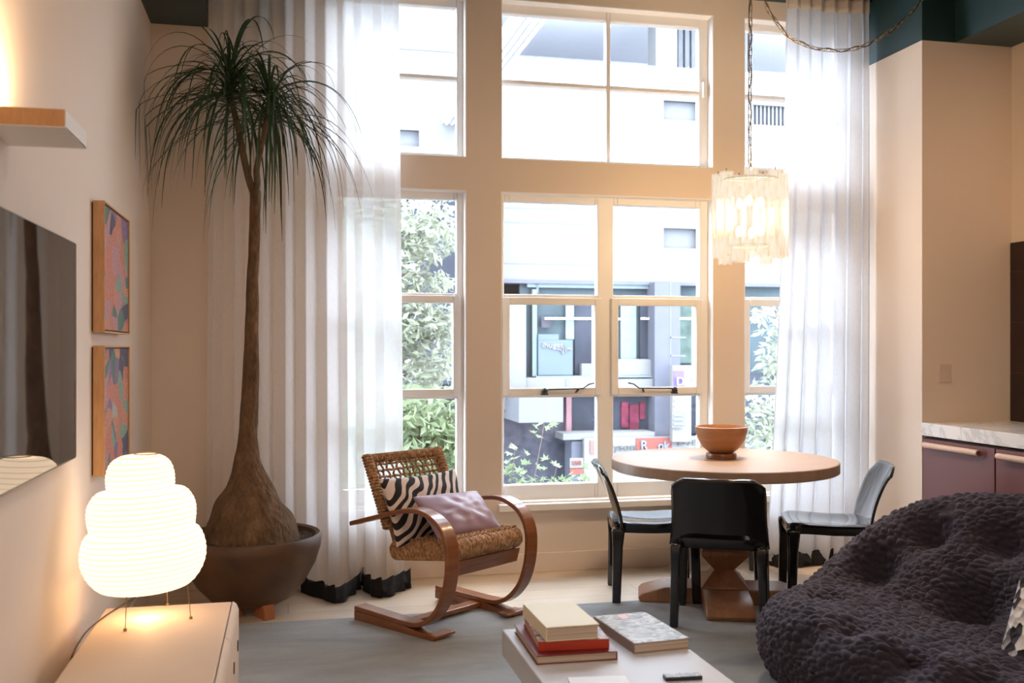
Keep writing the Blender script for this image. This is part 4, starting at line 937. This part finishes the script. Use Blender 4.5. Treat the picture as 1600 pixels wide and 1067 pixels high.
# ------------------------------------------------------------------ coffee table and the things on it
KT = .38; kt = empty('coffee_table', (.99, 2.45, 0)); tag(kt, 'low rectangular silver grey coffee table with books', 'coffee table'); KI = Matrix.Translation(-kt.location)
MB().box((.718, 1.55, KT-.088), (1.263, 3.318, KT)).xf(KI).build('top_slab', M['tabletop_grey'], kt, bevel=.004)
for y0_, y1_ in ((1.70, 2.0), (2.75, 3.0)):
    MB().box((.86, y0_, RZ), (1.14, y1_, KT-.088)).xf(KI).build('leg', M['tabletop_grey'], kt, bevel=.004)
def from_px(Z, nl, nr, fl):
    a, b_, c = aZ(*nl, Z), aZ(*nr, Z), aZ(*fl, Z); u = (b_-a); w = u.length; u.normalize(); v = Vector((-u.y, u.x, 0)); d = (c-a).dot(v); return a, math.atan2(u.y, u.x), w, d
def book(label, Z, nl, nr, fl, T, cov, spine='left', name='book', depth=None, top=None, grp='books on the coffee table'):
    a, rz, w, d = from_px(Z, nl, nr, fl); d = depth or d; r = empty(name, a, rz); tag(r, label, 'book', grp); c = .003; e = .004
    cv = MB(); cv.box((0, 0, 0), (w, d, c)); cv.box((0, 0, T-c), (w, d, T))
    if spine == 'left': cv.box((0, 0, c), (c, d, T-c)); pb = (c, e, w-e, d-e)
    elif spine == 'front': cv.box((0, 0, c), (w, c, T-c)); pb = (e, c, w-e, d-e)
    elif spine == 'right': cv.box((w-c, 0, c), (w, d, T-c)); pb = (e, e, w-c, d-e)
    cv.build('cover', cov, r, bevel=.0008)
    MB().box((pb[0], pb[1], c), (pb[2], pb[3], T-c)).build('page_block', M['pages'], r)
    if top: MB().box((.002, .002, T), (w-.002, d-.002, T+.0006)).build('cover_print', top, r)
    return r, w, d
def photo_mat(name, cols, sc_, seed):
    m, nt, b = new_mat(name); v = coords(nt, (1, 1.6, 1)); n = N(nt, 'ShaderNodeTexNoise', Scale=sc_, Detail=5, Distortion=2.2, Roughness=.65); n.noise_dimensions = '4D'; n.inputs['W'].default_value = seed; nt.links.new(v, n.inputs['Vector'])
    nt.links.new(ramp(nt, n.outputs[0], cols), b.inputs['Base Color']); b.inputs['Roughness'].default_value = .25; return m
book('maroon hardback at the bottom of the stack', KT, (838.5, 1039), (965, 1031), (806, 988), .027, M['book_maroon'], 'right')
book('red hardback in the middle of the stack', KT+.027, (841, 1018), (952, 1013), (811, 976), .030, M['book_red'], 'front', top=photo_mat('muted_cover_photo', [(.35, (.05, .05, .06)), (.5, (.35, .30, .33)), (.65, (.6, .52, .5))], 14, 3))
book('thick cream book on top of the stack', KT+.0576, (853.5, 1003), (936.5, 997), (825, 963), .045, M['book_cream'], 'left')
bk2, w_, d_ = book('grey landscape photo book lying beside the stack', KT, (991, 1022), (1078, 1013), (945, 976), .033, plain('taupe_board', (.33, .24, .19), .6), 'left',
     top=photo_mat('landscape_cover_photo', [(.30, (.05, .06, .05)), (.45, (.24, .25, .24)), (.55, (.50, .50, .52)), (.68, (.78, .78, .80))], 16, 8), name='photo_book')
MB().box((w_*.40, d_*.80, .0336), (w_*.56, d_*.96, .0345)).build('title_patch', plain('pale_coral', (.62, .34, .30), .4), bk2)
tx = font_mesh('title_lettering', 'the Kinfolk', .022, .0003, 0, M['white_trim']); tx.parent = bk2; tx.location = (w_*.42, d_*.66, .0338)
a, rz, w, d = from_px(KT, (893, 1075), (985, 1072), (905, 1060)); 
tr = MB().box((0, -.10, 0), (w, .075, .006)).build('magazine', plain('pale_grey_magazine', (.62, .60, .60), .4)); tr.location = a; tr.rotation_euler = (0, 0, rz); tag(tr, 'pale grey magazine at the near end of the coffee table', 'magazine')
a, rz, w, d = from_px(KT, (1041, 1065), (1098, 1062), (1033, 1057)); re = empty('remote_control', a, rz); tag(re, 'slim black remote control on the coffee table', 'remote control')
MB().box((0, 0, 0), (w, .036, .011)).build('body', M['remote'], re, bevel=.002); MB().box((.003, .002, .011), (w-.003, .034, .0118)).build('keypad', M['remote_top'], re)

# ------------------------------------------------------------------ sofa
def build_sofa():
    Cc = Vector((2.50, 2.90, 0)); ang = math.radians(17.0)          # long axis turned from +Y
    ux = Vector((-math.cos(ang), -math.sin(ang), 0)); uy = Vector((-math.sin(ang), math.cos(ang), 0))   # ux: towards the seat front, uy: towards the far end
    Lx, Ly = .62, 1.08
    na, ns = 760, 300
    th = np.linspace(0, 2*PI, na, endpoint=False); s = np.linspace(0, 1, ns)**.9
    TH, S = np.meshgrid(th, s, indexing='ij')
    p_ = 2.5; Rr = 1/((np.abs(np.cos(TH))**p_+np.abs(np.sin(TH))**p_)**(1/p_))
    core = .80; tt = np.clip(S/.66, 0, 1); be = np.clip((S-.66)/.34, 0, 1)*PI
    rad = core*tt+(1-core)*np.sin(be)*1.0
    X = rad*Rr*np.cos(TH); Y = rad*Rr*np.sin(TH)                     # X: +front, Y: +far end
    bfac = -X+.22*np.abs(Y)**2.6-.03
    k = np.clip((bfac+.05)/.75, 0, 1); k = k*k*(3-2*k)
    Hh = .36+.40*k*(1-.34*np.clip(np.abs(Y), 0, 1)**3)+.03*np.clip(X, 0, 1)
    zc = Hh*.5; Z = zc+(Hh-zc)*np.cos(be)
    XX = X*Lx; YY = Y*Ly
    lean = np.clip(k, 0, 1)*.10*(Z/.8); XX = XX-lean
    P0 = np.stack([XX, YY, Z], -1)
    def normals(P):
        du = np.roll(P, -1, 0)-np.roll(P, 1, 0); dv = np.gradient(P, axis=1); nn = -np.cross(du, dv); l = np.linalg.norm(nn, axis=-1, keepdims=True); l[l < 1e-9] = 1; return nn/l
    nrm = normals(P0)
    # deep tufts
    tufts = TUFTS
    D = np.zeros(TH.shape)
    WX_ = Cc.x+XX*ux.x+YY*uy.x; WY_ = Cc.y+XX*ux.y+YY*uy.y; dz = WX_*SA+WY_*CA; pu = 800+FPX*(WX_*CA-WY_*SA)/dz; pv = HOR-FPX*(Z-EYE)/dz
    for (qx, qy, r, dep) in tufts:                                   # where the buttons sit on the upholstery
        hit = ((pu-qx)**2+(pv-qy)**2 < 64); w_ = np.where(hit, dz, 1e9); i_ = np.unravel_index(np.argmin(w_), w_.shape)
        if w_[i_] > 1e8: continue
        d2 = ((P0-P0[i_])**2).sum(-1); D += dep*np.exp(-d2/(2*r*r))
    P1 = P0-nrm*D[..., None]
    nr = normals(P1)
    flat = P1.reshape(-1, 3); K = np.empty(len(flat)); vor = noise.voronoi; out = []
    for i, q in enumerate(flat):
        v = Vector((q[0]*36, q[1]*23, q[2]*40)); w = noise.noise(v*.25)*.9; d_ = vor(v+Vector((w, w, w)))[0]; K[i] = min(1.0, (d_[1]-d_[0])*1.6)
    K = np.sqrt(K).reshape(TH.shape)
    P2 = P1+nr*(K*.017-.008)[..., None]
    P2[..., 2] = np.maximum(P2[..., 2], RZ+.002)
    W = np.array(Cc)[None, None]*0+P2[..., :1]*np.array(ux)+P2[..., 1:2]*np.array(uy)+P2[..., 2:]*np.array((0, 0, 1))
    vs_ = W.reshape(-1, 3); idx = np.arange(na*ns).reshape(na, ns); a = idx[:, :-1]; b_ = np.roll(idx, -1, 0)[:, :-1]; c = np.roll(idx, -1, 0)[:, 1:]; d_ = idx[:, 1:]
    fs_ = np.stack([a, b_, c, d_], -1).reshape(-1, 4)
    me = bpy.data.meshes.new('sofa'); me.vertices.add(len(vs_)); me.vertices.foreach_set('co', vs_.astype(np.float32).ravel())
    me.loops.add(fs_.size); me.loops.foreach_set('vertex_index', fs_.ravel().astype(np.int32)); me.polygons.add(len(fs_)); me.polygons.foreach_set('loop_start', np.arange(0, fs_.size, 4, dtype=np.int32)); me.update(calc_edges=True)
    me.polygons.foreach_set('use_smooth', np.ones(len(fs_), dtype=bool)); me.materials.append(M['plum'])
    o = bpy.data.objects.new('sofa', me); COL.objects.link(o); o.location = Cc
    tag(o, 'dark plum quilted low rounded sofa at the right', 'sofa')
    return o
TUFTS = [(1360, 872, .075, .12), (1446, 822, .06, .10), (1563, 830, .07, .11), (1515, 935, .075, .12), (1290, 920, .05, .05), (1328, 966, .05, .055), (1412, 1016, .06, .07), (1525, 1056, .06, .06), (1250, 1000, .05, .03)]
build_sofa()
pb = pillow('boucle_cushion', .42, .42, .15, M['boucle'], 8, n=30); tag(pb, 'black and white boucle cushion on the plum sofa', 'cushion')
pq = P5(1665, 1015, 3.05); pb.matrix_world = Matrix.Translation(pq) @ Matrix.Rotation(math.radians(-75), 4, 'Z') @ Matrix.Rotation(math.radians(-25), 4, 'X')

# ------------------------------------------------------------------ kitchen
for k, (y0_, y1_) in enumerate(((4.462, 5.066), (3.856, 4.458), (3.25, 3.852))):
    cb = empty('kitchen_cabinet', (3.9, (y0_+y1_)/2, 0)); I_ = Matrix.Translation(-cb.location)
    tag(cb, ('mauve kitchen base cabinet against the pier', 'mauve kitchen base cabinet next along from the pier', 'mauve kitchen base cabinet farthest from the pier')[k], 'cabinet', 'mauve kitchen cabinets')
    MB().box((3.622, y0_, .10), (WX1, y1_, .83)).box((3.67, y0_, 0), (WX1, y1_, .10)).xf(I_).build('carcass', M['seam'], cb)
    dr = MB().box((3.60, y0_+.003, .105), (3.621, y1_-.004, .822)).xf(I_).build('door', M['mauve'], cb, bevel=.002)
    ya, yb = y0_+.085, y1_-.055
    hd = MB().tube([(3.568, ya, .79), (3.568, yb, .79)], .0165, 20).xf(I_).build('handle', M['handlewood'], dr, smooth='angle')
    MB().tube([(3.568, ya-.003, .79), (3.568, ya+.001, .79)], .0135, 16).tube([(3.60, ya+.03, .79), (3.575, ya+.03, .79)], .007, 12).tube([(3.60, yb-.03, .79), (3.575, yb-.03, .79)], .007, 12).xf(I_).build('copper_mount', M['copper'], hd, smooth='angle')
wt = box('worktop', (3.592, 3.24, .84), (WX1, PY-.001, .914), M['marble'], bevel=.003); tag(wt, 'thick white marble kitchen worktop', 'worktop')
bs_ = MB().box((WX1-.012, 3.24, .9145), (WX1-.0005, PY-.004, 1.972)).build('tile_backsplash', M['tile']); tag(bs_, 'dark brown glazed tile backsplash above the worktop', 'backsplash')
sw_ = empty('light_switch', (3.745, PY, 1.2)); tag(sw_, 'beige double switch plate on the pier wall', 'light switch')
a = aY(1466, 569, PY)-sw_.location; b_ = aY(1486, 597, PY)-sw_.location
MB().box((a.x, -.007, b_.z), (b_.x, 0, a.z)).build('plate', M['switch'], sw_, bevel=.002)
MB().box((a.x+.035, -.010, b_.z+.025), (b_.x-.022, -.006, a.z-.025)).build('rocker', M['switch'], sw_, bevel=.001)
